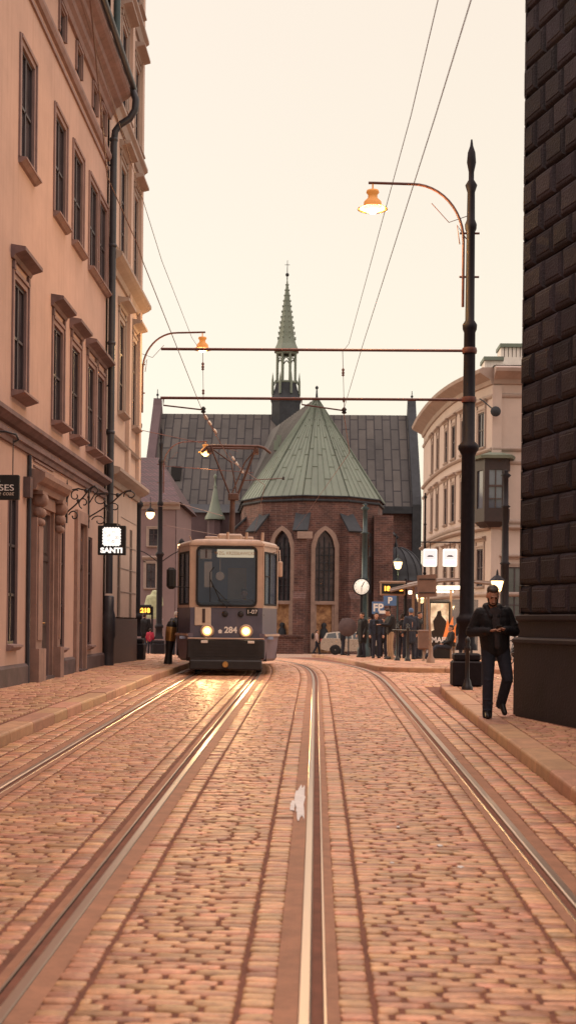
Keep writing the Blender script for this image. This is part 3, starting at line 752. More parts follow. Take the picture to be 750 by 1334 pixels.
# ------------------------------------------------------------------ neighbour building on the left
NB = empty('corner_building', (-8, 33.5, .5), label='taller pale plaster house beyond the thick downpipe on the left, dark granite foot', cat='building')
FN = mkF((-4.98, 0, 0), (0, 1, 0), (1, 0, 0)); n0, n1 = 30.72, 36.1
cols = [(32.55, 33.35), (34.95, 35.6)]; rows = [(6.9, 9.2), (10.7, 13.1), (14.4, 16.6), (18.2, 20.6)]
ops = [(a, b, c, d) for a, b in cols for c, d in rows] + [(32.6, 33.1, 1.7, 4.1), (34.75, 35.15, 1.7, 4.1)]
mb = MB(); wallgrid(mb, FN, [n0, n1], 1.75, 23, [o for o in ops if o[2] >= 1.75] + [(32.6, 33.1, 1.75, 4.1), (34.75, 35.15, 1.75, 4.1)], .1)
mb.box(-15, -5.3, n0, n1, .2, 23); mb.box(-15, -5.0, n1-.02, n1, .2, 23); mb.build('wall', M['plaster_n'], NB)
mb = MB(); fbox(mb, FN, n0+.02, n1, .3, 1.72, -.3, .04); mb.build('granite_foot', M['granite'], NB)
for (c, d) in rows:
    for a, b in cols: window(NB, FN, a, b, c, d, fr=.15, trim=M['beigetrim'], hood=(d+.28, 0, .28), sd=.16)
for a, b in ((32.6, 33.1), (34.75, 35.15)): window(NB, FN, a, b, 1.75, 4.1, surround=False, fr=0, sill=False, trim=M['beigetrim'])
for a in (4.95, 10.05, 13.85, 17.4, 21.9):
    mb = MB(); dd = .34 if a in (4.95, 10.05, 21.9) else .2
    fprof(mb, FN, n0, n1+.05, [(0, a), (.06, a), (.1, a+.12), (dd-.08, a+.2), (dd, a+.26), (dd, a+.34), (0, a+.42)]); mb.build('cornice', M['beigetrim'], NB)
for a in (6.05, 10.6, 14.3):
    mb = MB(); fprof(mb, FN, n0, n1+.03, [(0, a), (.08, a+.03), (.12, a+.09), (0, a+.14)]); mb.build('string_course', M['beigetrim'], NB)
for u in (33.9, 35.85):
    mb = MB(); fbox(mb, FN, u-.14, u+.22, 5.4, 21.9, .003, .1); mb.build('pilaster', M['plaster_n'], NB)
mb = MB(); mb.add([(-4.6, n0, 23), (-4.6, n1+.3, 23), (-10, n1+.3, 26), (-10, n0, 26), (-15, n0, 23), (-15, n1+.3, 23)], [(0, 1, 2, 3), (3, 2, 5, 4), (0, 3, 4), (1, 5, 2)]); mb.build('roof', M['copper'], NB)
mb = MB(); mb.tube([(-4.9, 31.2, 14.6), (-4.9, 31.2, 22.5)], .08, 10); mb.build('downpipe', M['pole_g'], NB)
for v in (4.3, 3.6, 3.0, 2.4):
    mb = MB(); fbox(mb, FN, 33.2, 36.05, v, v+.02, .001, .012); mb.build('wall_groove', M['beigetrim'], NB)

# ------------------------------------------------------------------ dark rusticated building, right
DB = empty('stone_building', (6, 12, .4), label='dark rusticated stone building on the right corner, rows of pillowed blocks above a smooth plinth', cat='building')
dd_ = Vector((.278, -.9606, 0)); nn_ = Vector((-.9606, -.278, 0)); FD = mkF((2.87, 17.8, 0), dd_, nn_)
d2 = Vector((.9606, .278, 0)); n2 = Vector((-.278, .9606, 0)); FD2 = mkF((2.87, 17.8, 0), d2, n2)
z0, ch = 1.80, .39
mb = MB()
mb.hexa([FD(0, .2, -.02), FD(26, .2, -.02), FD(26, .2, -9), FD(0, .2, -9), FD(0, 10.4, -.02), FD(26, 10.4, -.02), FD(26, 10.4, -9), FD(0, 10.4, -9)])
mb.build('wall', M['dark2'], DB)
mb = MB()
def block(mb, F, u0, u1, v0, v1, dp=.095, b=.042, back=.0, bu=(1, 1)):
    g = .004
    u0 += g; u1 -= g; v0 += g; v1 -= g
    c = []; jd = random.gauss(0, .006)
    for q, i in ((back, 0), (dp-.045+jd, 0), (dp-.006+jd, b*.75), (dp+jd, b*1.2), (dp+jd, b*1.7), (dp+.010+jd, b*1.95)):
        c += [F(u0+i*bu[0], v0+i, q), F(u1-i*bu[1], v0+i, q), F(u1-i*bu[1], v1-i, q), F(u0+i*bu[0], v1-i, q)]
    Fc = [(a*4+k, a*4+(k+1) % 4, (a+1)*4+(k+1) % 4, (a+1)*4+k) for a in range(5) for k in range(4)] + [(20, 21, 22, 23)]
    mb.add(c, Fc)
nrow = 22
for j in range(nrow):
    v = z0+j*ch; u = -.0; off = .0
    first = True
    while u < 24:
        L = .54*random.uniform(.93, 1.07)*(1.0 if not first else (1.0 if j % 2 else .55))
        if first:
            block(mb, FD, -.10, L, v, v+ch, bu=(1.0, 1)); u = L; first = False; continue
        block(mb, FD, u, u+L, v, v+ch); u += L
    u = .0; first = True
    while u < 6:
        L = .62 if not (first and j % 2) else .34
        block(mb, FD2, u if not first else -.10, u+L, v, v+ch); u += L; first = False
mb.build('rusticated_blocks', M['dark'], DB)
mb = MB()
fprof(mb, FD, -.12, 26, [(-.3, .2), (.14, .2), (.14, 1.40), (.17, 1.42), (.17, 1.46), (.13, 1.49), (-.3, 1.49)])
fprof(mb, FD, -.08, 26, [(-.3, 1.492), (.10, 1.492), (.10, 1.70), (.14, 1.73), (.14, 1.78), (.06, 1.80), (-.3, 1.80)])
fprof(mb, FD2, -.12, 8, [(-.3, .2), (.14, .2), (.14, 1.40), (.17, 1.42), (.17, 1.455), (.13, 1.487), (-.3, 1.487)])
fprof(mb, FD2, -.08, 8, [(-.3, 1.49), (.10, 1.49), (.10, 1.70), (.14, 1.73), (.14, 1.775), (.06, 1.798), (-.3, 1.798)])
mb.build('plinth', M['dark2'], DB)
mb = MB()
fprof(mb, FD, -.3, 26, [(-.3, 10.38), (.14, 10.38), (.2, 10.46), (.30, 10.5), (.34, 10.62), (.34, 10.72), (-.3, 10.8)])
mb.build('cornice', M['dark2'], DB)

# ------------------------------------------------------------------ far cream building with rounded wing
CB = empty('cream_building', (9, 60, 0), label='cream stucco corner building with a curved wing and dark wooden oriel, behind the tall pole', cat='building')
pc = [at(549, 800, 71).xy, at(556, 800, 67.5).xy, at(567, 800, 64).xy, at(583, 800, 60.5).xy, at(606, 800, 57.5).xy, at(639, 800, 55).xy]
pc = [(p[0], p[1]) for p in pc]
# denser smooth path
pa = np.array(pc); tt = np.linspace(0, 5, 31); k0 = np.arange(6)
pcx = np.interp(tt, k0, pa[:, 0]); pcy = np.interp(tt, k0, pa[:, 1])
for _ in range(6): pcx[1:-1] = (pcx[:-2]+2*pcx[1:-1]+pcx[2:])/4; pcy[1:-1] = (pcy[:-2]+2*pcy[1:-1]+pcy[2:])/4
FC, SC = pathF(list(zip(pcx, pcy)), -1); LC = SC[-1]
chk = FC(LC/2, 0, 1)-FC(LC/2, 0, 0)
if chk.y > 0: FC, SC = pathF(list(zip(pcx, pcy)), 1)
crn = FC(LC, 0, 0); FC2 = mkF((crn.x, crn.y, 0), (1, .03, 0), (.03, -1, 0)); us = [LC*i/30 for i in range(31)]
rws = [(9.25, 10.75), (6.35, 8.05), (3.3, 4.9)]
def proj_u(px):
    best = min(range(301), key=lambda i: abs(((FC(LC*i/300, 5, 0)-CAMP).dot(rgt)/(FC(LC*i/300, 5, 0)-CAMP).dot(fwd))*F_PX+PX0-px)); return LC*best/300
wpx = [562, 569, 580, 589.5, 602, 625]
ops = []
for q in wpx:
    u = proj_u(q-1.5)
    for (c, d) in rws: ops.append((u-.33, u+.33, c, d))
mb = MB(); wallgrid(mb, FC, us, -.5, 12.3, ops, .25); mb.build('curved_wall', M['beige'], CB)
for (a, b, c, d) in ops:
    window(CB, FC, a, b, c, d, fr=.12, trim=M['beigetrim'], hood=(d+.3, 0, .18), sashes=(2, 2), sd=.08)
for F_, u0, u1, nu in ((FC, 0, LC, 30), (FC2, 0, 9, 1)):
    mb = MB()
    fprof(mb, F_, u0, u1, [(0, 11.75), (.08, 11.78), (.14, 11.95), (.4, 12.1), (.62, 12.22), (.66, 12.36), (.5, 12.45), (-.3, 12.5), (-.3, 11.75)], nu=nu)
    mb.build('cornice', M['beigetrim'], CB)
    for v, d in ((8.95, .12), (11.2, .08), (5.65, .2), (5.9, .08), (8.4, .07), (2.85, .12)):
        mb = MB(); fprof(mb, F_, u0, u1, [(0, v), (d*.6, v+.02), (d, v+.09), (d, v+.14), (0, v+.2)], nu=nu); mb.build('string_course', M['beigetrim'], CB)
ops2 = [(3.1, 3.9, 9.2, 10.7), (3.1, 3.9, 6.1, 7.9), (.55, 1.4, .9, 4.1), (3.0, 4.0, .3, 2.6), (3.1, 3.9, 3.3, 4.9), (5.5, 6.3, 9.2, 10.7), (5.5, 6.3, 6.1, 7.9)]
mb = MB(); wallgrid(mb, FC2, [0, 9], -.5, 12.3, ops2, .25); mb.build('front_wall', M['beige'], CB)
for o_ in ops2: window(CB, FC2, *o_, fr=.12, trim=M['beigetrim'], hood=(o_[3]+.3, 0, .18), sashes=(2, 2), sd=.08)
mb = MB(); fbox(mb, FC2, -.05, .35, -.4, 11.7, .004, .1); mb.build('pilaster', M['beige'], CB)
mb = MB(); c0 = FC(0, 0, 0)
mb.add([(c0.x-.3, c0.y, 12.5), (crn.x, crn.y-.4, 12.5), (crn.x+9, crn.y-.4, 12.5), (crn.x+9, 75, 12.5), (c0.x+6, 75, 14.2), (crn.x+2, 62, 13.8)], [(0, 1, 5), (1, 2, 5), (2, 3, 5), (3, 4, 5), (0, 5, 4)]); mb.build('roof', M['rooflead'], CB)
mb = MB(); mb.box(c0.x+.6, crn.x+9, c0.y-1, 76, -.8, 12.4); mb.build('rear_wall', M['beige'], CB)
def chim(px0, px1, py0, Y, nv):
    a = at(px0, py0, Y); b = at(px1, py0, Y); mb = MB()
    mb.box(a.x, b.x, Y, Y+1.2, 12.4, a.z-.55)
    w_ = (b.x-a.x)/nv
    for i in range(nv+1): mb.box(a.x+i*w_-.07, a.x+i*w_+.07, Y, Y+1.2, a.z-.55, a.z-.12)
    o = mb.build('chimney', M['white'], CB)
    mb = MB(); mb.box(a.x-.12, b.x+.12, Y-.1, Y+1.3, a.z-.12, a.z+.04); mb.build('chimney_cap', M['copper'], o)
chim(633, 652, 466, 58, 5); chim(654, 700, 449, 59, 9)
# oriel
oc = at(645, 640, 54.5); ox = oc.x; mb = MB()
def orr(mb, z0_, z1_, e=0, e2=None):
    e2 = e if e2 is None else e2; f = lambda a, z: [(ox-.78-a, 55.3, z), (ox-.46-a, 54.5-a, z), (ox+.46+a, 54.5-a, z), (ox+.78+a, 55.3, z)]
    V = f(e, z0_)+f(e2, z1_); mb.add(V, [(0, 1, 2, 3), (4, 5, 6, 7), (0, 1, 5, 4), (1, 2, 6, 5), (2, 3, 7, 6), (3, 0, 4, 7)])
h = lambda py: at(645, py, 54).z
orr(mb, h(685), h(678), -.25, .0); orr(mb, h(678), h(660), 0); orr(mb, h(610), h(595), 0)
for a, b in ((-1.5, -.55), (-.4+.02, -.3), (.55, .7)): pass
fo = mkF((ox, 54.5, 0), (1, 0, 0), (0, -1, 0))
fbox(mb, fo, -.46, -.27, h(660), h(610), -.1, 0); fbox(mb, fo, .27, .46, h(660), h(610), -.1, 0)
fl = mkF((ox-.46, 54.5, 0), (-.371, .928, 0), (-.928, -.371, 0)); fr_ = mkF((ox+.46, 54.5, 0), (.371, .928, 0), (.928, -.371, 0))
for f_ in (fl, fr_): fbox(mb, f_, 0, .15, h(660), h(610), -.1, 0); fbox(mb, f_, .65, .86, h(660), h(610), -.1, 0)
orl = mb.build('oriel', nmat('dark_oriel_wood', (.028, .017, .016), .6, .3, 3, .2, 30), CB)
mb = MB(); orr(mb, h(595), h(591), .16, .2); mb.add([(ox-.98, 55.3, h(591)), (ox-.66, 54.3, h(591)), (ox+.66, 54.3, h(591)), (ox+.98, 55.3, h(591)), (ox, 55.3, h(582))], [(0, 1, 4), (1, 2, 4), (2, 3, 4)]); mb.build('oriel_roof', M['copper'], orl)
gl2 = nmat('sky_lit_glass', (.09, .10, .13), .05, .1, 1, .1, 1.5, spec=.9)
for f_, a, b in ((fo, -.27, .27), (fl, .15, .65), (fr_, .15, .65)):
    mb = MB(); fbox(mb, f_, a, b, h(660), h(610), -.08, -.06); mb.build('oriel_pane', gl2, orl)
mb = MB(); fbox(mb, fo, -.27, .27, h(631)-.04, h(631)+.04, -.06, .02); fbox(mb, fo, -.27, .27, h(648)-.02, h(648)+.02, -.06, .01); fbox(mb, fo, -.02, .02, h(660), h(610), -.06, .015); mb.build('glazing_bar', M['wood'], orl)
mb = MB(); d_ = at(645, 536, 54.6); mb.lathe([(.05, -.08), (.20, -.03), (.22, 0), (.1, .02)], d_, 16, axis='y'); mb.tube([d_+Vector((0, .02, 0)), d_+Vector((-.5, .3, .5)), d_+Vector((-.6, .5, .6))], .03, 6); mb.build('satellite_dish', M['rooflead'], CB)
mb = MB(); pp = [at(551, 545, 69.8), at(556, 560, 69.6), at(557, 700, 69.5), at(557, 800, 69.5)]; mb.tube(pp, .09, 8); mb.build('downpipe', M['pipe'], CB)
mb = MB(); fbox(mb, FC2, 2.2, 4.3, 2.75, 3.15, .004, .15); mb.build('shop_fascia', M['black'], CB)

# ------------------------------------------------------------------ mauve house left
MH = empty('mauve_house', (-12, 78, -.3), label='mauve plaster house with maroon tiled roof between the left poles', cat='house')
e0 = at(230, 655, 75); xr = e0.x; ez = e0.z; FM = mkF((xr, 75, 0), (-1, 0, 0), (0, -1, 0))
def pxu(px): return xr-at(px, 720, 75).x
wn = [(pxu(206.5), pxu(194), at(200, 711, 75).z, at(200, 689, 75).z), (pxu(203), pxu(191), at(200, 766, 75).z, at(200, 734, 75).z)]
ops = list(wn)
for k in range(1, 4): ops += [(a+3.0*k, b+3.0*k, c, d) for a, b, c, d in wn]
mb = MB(); wallgrid(mb, FM, [0, 14], -.6, ez, ops, .25); mb.box(xr-14, xr, 75.3, 84, -.6, ez); mb.box(xr-.03, xr, 75.0, 75.3, -.6, ez); mb.build('wall', M['plaster_m'], MH)
for o_ in ops: window(MH, FM, *o_, fr=.12, trim=M['beigetrim'], sashes=(2, 3), hood=(o_[3]+.2, 0, .15) if o_[2] < 4 else None)
mb = MB(); fprof(mb, FM, -.2, 14, [(0, ez-.4), (.1, ez-.38), (.14, ez-.2), (.35, ez-.1), (.4, ez), (-.1, ez+.02)]); mb.build('cornice', M['beigetrim'], MH)
rz = at(190, 596, 80).z; mb = MB(); mb.add([(xr+.3, 74.6, ez), (xr-14, 74.6, ez), (xr-14, 80, rz), (xr-1.6, 80, rz), (xr+.3, 85, ez), (xr-14, 85, ez)], [(0, 1, 2, 3), (3, 2, 5, 4), (0, 3, 4)]); mb.build('roof', M['tile'], MH)

# ------------------------------------------------------------------ church
CH_ = empty('church', (0, 105, -1), label='red brick gothic church with green copper apse roof and slender spire, closing the street', cat='church')
gz = -1.0
# nave seen broadside
xl, xrn = at(208, 540, 118).x, at(533, 540, 118).x; zr = at(370, 540, 118).z; ze = at(370, 657, 111).z; xm = 0
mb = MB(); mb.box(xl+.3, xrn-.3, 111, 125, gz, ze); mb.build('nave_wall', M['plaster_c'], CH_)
mb = MB(); mb.box(1.0, xrn+.1, 110.9, 111.1, gz, ze-.3); mb.build('nave_brick_wall', M['brick'], CH_)
mb = MB(); mb.add([(xl, 110.5, ze-.2), (xrn, 110.5, ze-.2), (xrn, 118, zr), (xl, 118, zr), (xl, 125.5, ze-.2), (xrn, 125.5, ze-.2)], [(0, 1, 2, 3), (3, 2, 5, 4)]); mb.build('nave_roof', M['roofgrey'], CH_)
mb = MB(); mb.box(xl-.2, xrn+.2, 110.3, 110.6, ze-.75, ze-.15); mb.build('eave_board', M['rooflead'], CH_)
for x, nm in ((xl, 0), (xrn, 1)):
    mb = MB(); s = -1 if nm == 0 else 1
    mb.prism([(110.2, gz), (110.2, ze), (110.6, ze+.7), (117.6, zr+.7), (118, zr+1.4), (118.4, zr+.7), (125.4, ze+.7), (125.8, gz)], lambda a, b, t, x=x, s=s: (x+s*.75*t-.2*s, a, b)); o = mb.build('gable_wall', M['rooflead'] if nm else M['plaster_c'], CH_)
    mb = MB(); mb.tube([(x+s*.2, 118, zr+1.2), (x+s*.2, 118, zr+2.2)], [.05, .03], 6); mb.ell((x+s*.2, 118, zr+1.7), .12, .12, .12); mb.build('gable_finial', M['rooflead'], o)
p_ = at(237, 620, 113.5); mb = MB(); mb.box(p_.x-.8, p_.x+.0, 112.3, 113.9, p_.z-.5, p_.z+.7); mb.build('roof_hatch', M['rubber'], CH_)
# choir + apse
C = Vector((-.25, 99.5)); ax = Vector((-.171, .985)); px_ = Vector((ax.y, -ax.x)); Rr = 5.35
eaz = at(400, 645, 95).z; apz = at(421, 518, 99.5).z
angs = [R(a) for a in (-90, -54, -18, 18, 54, 90)]
def cp(a, r): return C + (-ax)*math.cos(a)*r + px_*math.sin(a)*r
corners = [cp(a, Rr) for a in angs]
backL = corners[0]+Vector((-.09, 1))*12; backR = corners[5]+ax*12
ring = [backL]+corners+[backR]
APX = C + Vector((.0, 0)); 
cross = Vector((at(372, 560, 118).x, 118))
mbw = MB(); mbst = MB(); mbgl = MB(); mbtr = MB(); wins = []
def archpts(u0, u1, vs, n=8):
    w_ = u1-u0; P = []
    for i in range(n+1):
        t = i/n; u = u0+w_*t
        d_ = (1-t) if t < .5 else t
        # pointed arch: circles of radius w*1.1 centred on springing line
        rad = w_*1.15; cxx = (u1+ (rad-w_)) if t <= .5 else (u0-(rad-w_))
        P.append((u, vs+math.sqrt(max(rad*rad-(u-cxx)**2, 0))))
    return P
def arch_facet(F, L, v0, v1, u0, u1, ws, vs):
    arch = archpts(u0, u1, vs)
    mbw.add([F(0, v0), F(u0, v0), F(u0, v1), F(0, v1)], [(0, 1, 2, 3)]); mbw.add([F(u1, v0), F(L, v0), F(L, v1), F(u1, v1)], [(0, 1, 2, 3)])
    mbw.add([F(u0, v0), F(u1, v0), F(u1, ws), F(u0, ws)], [(0, 1, 2, 3)])
    for a, b in zip(arch[:-1], arch[1:]): mbw.add([F(a[0], a[1]), F(b[0], b[1]), F(b[0], v1), F(a[0], v1)], [(0, 1, 2, 3)])
    loop = [(u0, ws)]+arch+[(u1, ws)]
    for a, b in zip(loop, loop[1:]+loop[:1]): mbw.add([F(a[0], a[1], 0), F(b[0], b[1], 0), F(b[0], b[1], -.4), F(a[0], a[1], -.4)], [(0, 1, 2, 3)])
    return loop
facetF = []
for i in range(7):
    a, b = ring[i], ring[i+1]; d = (b-a); L = d.length; d = d.normalized(); nn = Vector((d.y, -d.x))
    mid = (a+b)/2
    if nn.dot(mid-C) < 0: nn = -nn
    F = mkF((a.x, a.y, 0), (d.x, d.y, 0), (nn.x, nn.y, 0))
    if i in (1, 2, 3):
        hw = .72; u0, u1 = L/2-hw, L/2+hw; ws = at(430, 852, 94.3).z+.1; vs = at(430, 715, 94.3).z
        loop = arch_facet(F, L, gz, eaz, u0, u1, ws, vs); facetF.append((F, loop, u0, u1, ws, vs, i))
    else: mbw.add([F(0, gz), F(L, gz), F(L, eaz), F(0, eaz)], [(0, 1, 2, 3)])
mbw.build('apse_wall', M['brick'], CH_)
for F, loop, u0, u1, ws, vs, i in facetF:
    mb = MB(); n = len(loop); cu = (u0+u1)/2
    outer = [(u0-.3, ws)]+[(cu+(a-cu)*1.42, b+.32) for a, b in loop[1:-1]]+[(u1+.3, ws)]
    for k in range(n-1):
        q = [loop[k], loop[k+1], outer[k+1], outer[k]]
        mb.prism(q, lambda a, b, t, F=F: F(a, b, -.3+.36*t+.002))
    wn = mb.build('window', M['stone'], CH_)
    mb = MB(); mb.add([F(a, b, -.32) for a, b in loop], [tuple(range(n))]); mb.build('pane', M['glass'], wn)
    mb = MB()
    vm = at(430, 783, 94.3).z
    for k in range(1, 4):
        u = u0+(u1-u0)*k/4; fbox(mb, F, u-.035, u+.035, vm, vs+.1+.8*(1-abs(k-2)/2), -.31, -.22)
    v = vm
    while v < vs+.5: fbox(mb, F, u0, u1, v, v+.05, -.315, -.25); v += .55
    mb.build('tracery', M['rooflead'], wn)
    mb = MB(); fbox(mb, F, u0, u1, vm-.25, vm, -.31, .05); fbox(mb, F, u0, u0+.15, ws, vm-.25, -.31, -.05); fbox(mb, F, u1-.15, u1, ws, vm-.25, -.31, -.05)
    mb.build('niche_frame', M['stone'], wn)
    if i in (2, 3, 4):
        mb = MB(); fbox(mb, F, u0+.15, u1-.15, ws, vm-.25, -.31, -.27)
        mb.build('painted_niche', nmat('niche_fresco', (.30, .13, .07), .8, .5, 2.2, .1, 20, col2=(.4, .24, .12)), wn)
        mb = MB(); c_ = F(cu, ws+1.2, -.12); mb.lathe([(.05, 1.55), (.16, 1.5), (.2, 1.35), (.13, 1.2), (.28, 1.0), (.32, .4), (.38, 0)], c_-Vector((0, 0, .6)), 10); mb.build('niche_statue', M['rooflead'], wn)
# roof of apse: cone + side slopes + seams
mb = MB(); ov = 1.03
rr_ = [Vector((*(C+(q-C)*ov), eaz-.1)) for q in ring]
rr_[0] = Vector((*(backL+(corners[0]-C)*(ov-1)), eaz-.1)); rr_[-1] = Vector((*(backR+(corners[5]-C)*(ov-1)), eaz-.1))
A = Vector((C.x+.15, C.y, apz)); Bk = Vector((-4.5, cross.y, apz))
for i in range(1, 6): mb.add([rr_[i], rr_[i+1], A], [(0, 1, 2)])
def seam(mb, a, b, w_=.035, h_=.05):
    d = (b-a).normalized(); nn = Vector((d.y, -d.x, 0)); nn = nn.normalized() if nn.length > .01 else Vector((1, 0, 0)); up = nn.cross(d).normalized()
    if up.z < 0: up = -up
    mb.add([a-nn*w_, a+nn*w_, a+up*h_, b-nn*w_, b+nn*w_, b+up*h_], [(0, 1, 4, 3), (1, 2, 5, 4), (2, 0, 3, 5)])
for i in range(1, 6):
    n = 6
    for k in range(n+1):
        a = rr_[i].lerp(rr_[i+1], k/n); t = 0.985 if k in (0, n) else .93
        b = a.lerp(A, t); seam(mb, a, b, .05 if k in (0, n) else .028, .09 if k in (0, n) else .05)
    for k in range(n):
        q0 = .16+.12*(k % 3)
        while q0 < .9:
            a = rr_[i].lerp(rr_[i+1], k/n).lerp(A, q0); b = rr_[i].lerp(rr_[i+1], (k+1)/n).lerp(A, q0)
            mb.add([a+Vector((0, 0, .0)), b, b+Vector((0, -.02, .06)), a+Vector((0, -.02, .06))], [(0, 1, 2, 3)]); q0 += .3
ar = mb.build('apse_roof', M['copper'], CH_)
mb = MB(); mb.add([rr_[0], rr_[1], A, Bk], [(0, 1, 2), (0, 2, 3)]); mb.add([rr_[6], rr_[7], Bk, A], [(0, 1, 2, 3)])
for k in range(1, 14):
    a = rr_[1].lerp(rr_[0], k/14); b = A.lerp(Bk, k/14*.72); seam(mb, a, b, .03, .05)
mb.build('choir_roof', M['choirroof'], CH_)
for k in (1.8, 3.4):
    mb = MB(); a = rr_[1].lerp(rr_[0], k/14).lerp(A.lerp(Bk, k/14*.72), .42+.05*k); mb.box(a.x-.25, a.x+.12, a.y-.3, a.y+.3, a.z, a.z+.75); mb.build('roof_dormer', M['copper'], CH_)
mb = MB(); ring2 = [Vector((q.x, q.y, 0)) for q in rr_]
for i in range(7):
    for (z_, w_, k_) in ((eaz-.12, .12, 1.0), (eaz-.42, .2, .985)):
        a = ring2[i]; b = ring2[i+1]; cc = Vector((C.x, C.y, 0)); a = cc+(a-cc)*k_; b = cc+(b-cc)*k_
        mb.tube([a+Vector((0, 0, z_)), b+Vector((0, 0, z_))], w_*.5, 6)
mb.build('apse_cornice', M['rooflead'], CH_)
mb = MB(); mb.tube([A+Vector((0, 0, -.3)), A+Vector((0, 0, .9))], [.12, .03], 8); mb.ell(A+Vector((0, 0, .75)), .13, .13, .13); mb.build('roof_finial', M['rooflead'], ar)
# buttresses
for i, a_ in enumerate(angs):
    q = corners[i]; o_ = (q-C).normalized(); t_ = Vector((-o_.y, o_.x)); ht = at(400, 668, 93.5).z
    f = lambda r, s, z: (q.x+o_.x*r+t_.x*s, q.y+o_.y*r+t_.y*s, z)
    mb = MB(); w_ = .45
    mb.add([f(-.3, -w_, gz), f(1.35, -w_, gz), f(1.35, w_, gz), f(-.3, w_, gz), f(-.3, -w_, ht), f(1.0, -w_, ht-1.3), f(1.0, w_, ht-1.3), f(-.3, w_, ht), f(1.35, -w_, 3.4), f(1.35, w_, 3.4), f(1.0, -w_, 3.9), f(1.0, w_, 3.9)],
           [(0, 1, 8, 10, 5, 4), (3, 7, 6, 11, 9, 2), (1, 2, 9, 8), (8, 9, 11, 10), (10, 11, 6, 5), (0, 4, 7, 3)])
    o = mb.build('buttress', M['brick'], CH_)
    mb = MB(); mb.add([f(-.3, -w_-.1, ht+.06), f(1.12, -w_-.1, ht-1.36), f(1.12, w_+.1, ht-1.36), f(-.3, w_+.1, ht+.06), f(-.3, -w_-.1, ht+.22), f(1.2, -w_-.1, ht-1.26), f(1.2, w_+.1, ht-1.26), f(-.3, w_+.1, ht+.22)], [(0, 1, 2, 3), (4, 5, 6, 7), (0, 1, 5, 4), (1, 2, 6, 5), (2, 3, 7, 6), (3, 0, 4, 7)]); mb.build('buttress_cap', M['rooflead'], o)
# stair-like low annexes either side of the apse
p0, p1 = at(497, 720, 96), at(511, 720, 96)
mb = MB(); mb.box(p0.x-.6, p1.x, 95.5, 110, gz, at(505, 672, 96).z); mb.build('side_annex', M['brick'], CH_)
p0, p1 = at(236, 720, 106), at(318, 720, 106)
mb = MB(); zz = at(280, 668, 106).z; mb.box(p0.x, p1.x+2, 106, 111, gz, zz); mb.build('sacristy', M['plaster_c'], CH_)
mb = MB(); mb.add([(p0.x-.2, 105.7, zz), (p1.x+2, 105.7, zz), (p1.x+2, 111, zz+1.2), (p0.x-.2, 111, zz+1.2)], [(0, 1, 2, 3)]); mb.build('sacristy_roof', M['rooflead'], CH_)
# wall at the foot, pale stone plaques
q = at(397, 697, 93.2); mb = MB(); mb.box(q.x-.55, q.x+.55, 93.0, 93.15, q.z-.25, q.z+.25); mb.build('stone_plaque', M['stone'], CH_)
# spire
sx, sy = cross.x, 118.0; S8 = 8; rot8 = R(22.5)
hz = lambda py: at(372, py, 118).z
spire = MB(); spire.lathe([(1.38, hz(620)), (1.38, hz(526)), (1.5, hz(522)), (1.36, hz(518)), (1.15, hz(510)), (.98, hz(500)), (.98, hz(499))], (sx, sy, 0), 8, smooth=False, rot=rot8)
sp = spire.build('spire_base', M['rooflead'], CH_)
mb = MB()
for k in range(8):
    a = 2*math.pi*k/8+rot8; x, y = sx+.88*math.cos(a), sy+.88*math.sin(a)
    mb.tube([(x, y, hz(500)), (x, y, hz(459))], .11, 6)
    x2, y2 = sx+.88*math.cos(a+math.pi/4), sy+.88*math.sin(a+math.pi/4)
    for zz_, th in ((hz(499), .4), (hz(461), .3)):
        mb.tube([(x, y, zz_), (x2, y2, zz_)], .14, 6)
    # little arch
    am = (a+math.pi/8); pts = []
    for t in range(7):
        f_ = t/6; xx = x+(x2-x)*f_; yy = y+(y2-y)*f_; pts.append((xx, yy, hz(474)+.45*math.sin(math.pi*f_)))
    mb.tube(pts, .06, 5)
    xo, yo = sx+1.3*math.cos(a), sy+1.3*math.sin(a)
    mb.tube([(xo, yo, hz(515)), (xo, yo, hz(498)), (xo, yo, hz(487))], [.12, .11, .01], 5)
    mb.tube([(xo, yo, hz(503)), (x, y, hz(494))], .05, 5)
mb.build('lantern', M['copper'], sp)
mb = MB()
mb.lathe([(1.18, hz(459)), (1.18, hz(457)), (.92, hz(449)), (.76, hz(440)), (.02, hz(362))], (sx, sy, 0), 8, smooth=False, rot=rot8)
for k in range(8):
    a = 2*math.pi*k/8+rot8
    for j in range(11):
        t = j/11; r = .78*(1-t)+.03; z_ = hz(441)+(hz(364)-hz(441))*t
        mb.ell((sx+(r+.04)*math.cos(a), sy+(r+.04)*math.sin(a), z_), .07*(1-t*.5), .07*(1-t*.5), .09*(1-t*.4), seg=5)
mb.build('spire_cone', M['copper'], sp)
mb = MB(); mb.tube([(sx, sy, hz(364)), (sx, sy, hz(339))], [.05, .02], 6); mb.ell((sx, sy, hz(358)), .17, .17, .17); mb.tube([(sx-.22, sy, hz(345)), (sx+.22, sy, hz(345))], .025, 6); mb.build('spire_cross', M['rooflead'], sp)
# small turret
q = at(280, 676, 105); tx_, tz = q.x, q.z; hq = lambda py: at(280, py, 105).z
mb = MB(); mb.lathe([(.62, gz), (.62, hq(678))], (tx_, 105, 0), 8, smooth=False); 
tr = mb.build('stair_turret', M['plaster_c'], CH_)
mb = MB(); mb.lathe([(.82, hq(677)), (.80, hq(674)), (.5, hq(665)), (.3, hq(652)), (.14, hq(637)), (.1, hq(636)), (.16, hq(634)), (.08, hq(632)), (.06, hq(624)), (.14, hq(622)), (.12, hq(619)), (.01, hq(617))], (tx_, 105, 0), 10); mb.build('turret_roof', M['copper'], tr)
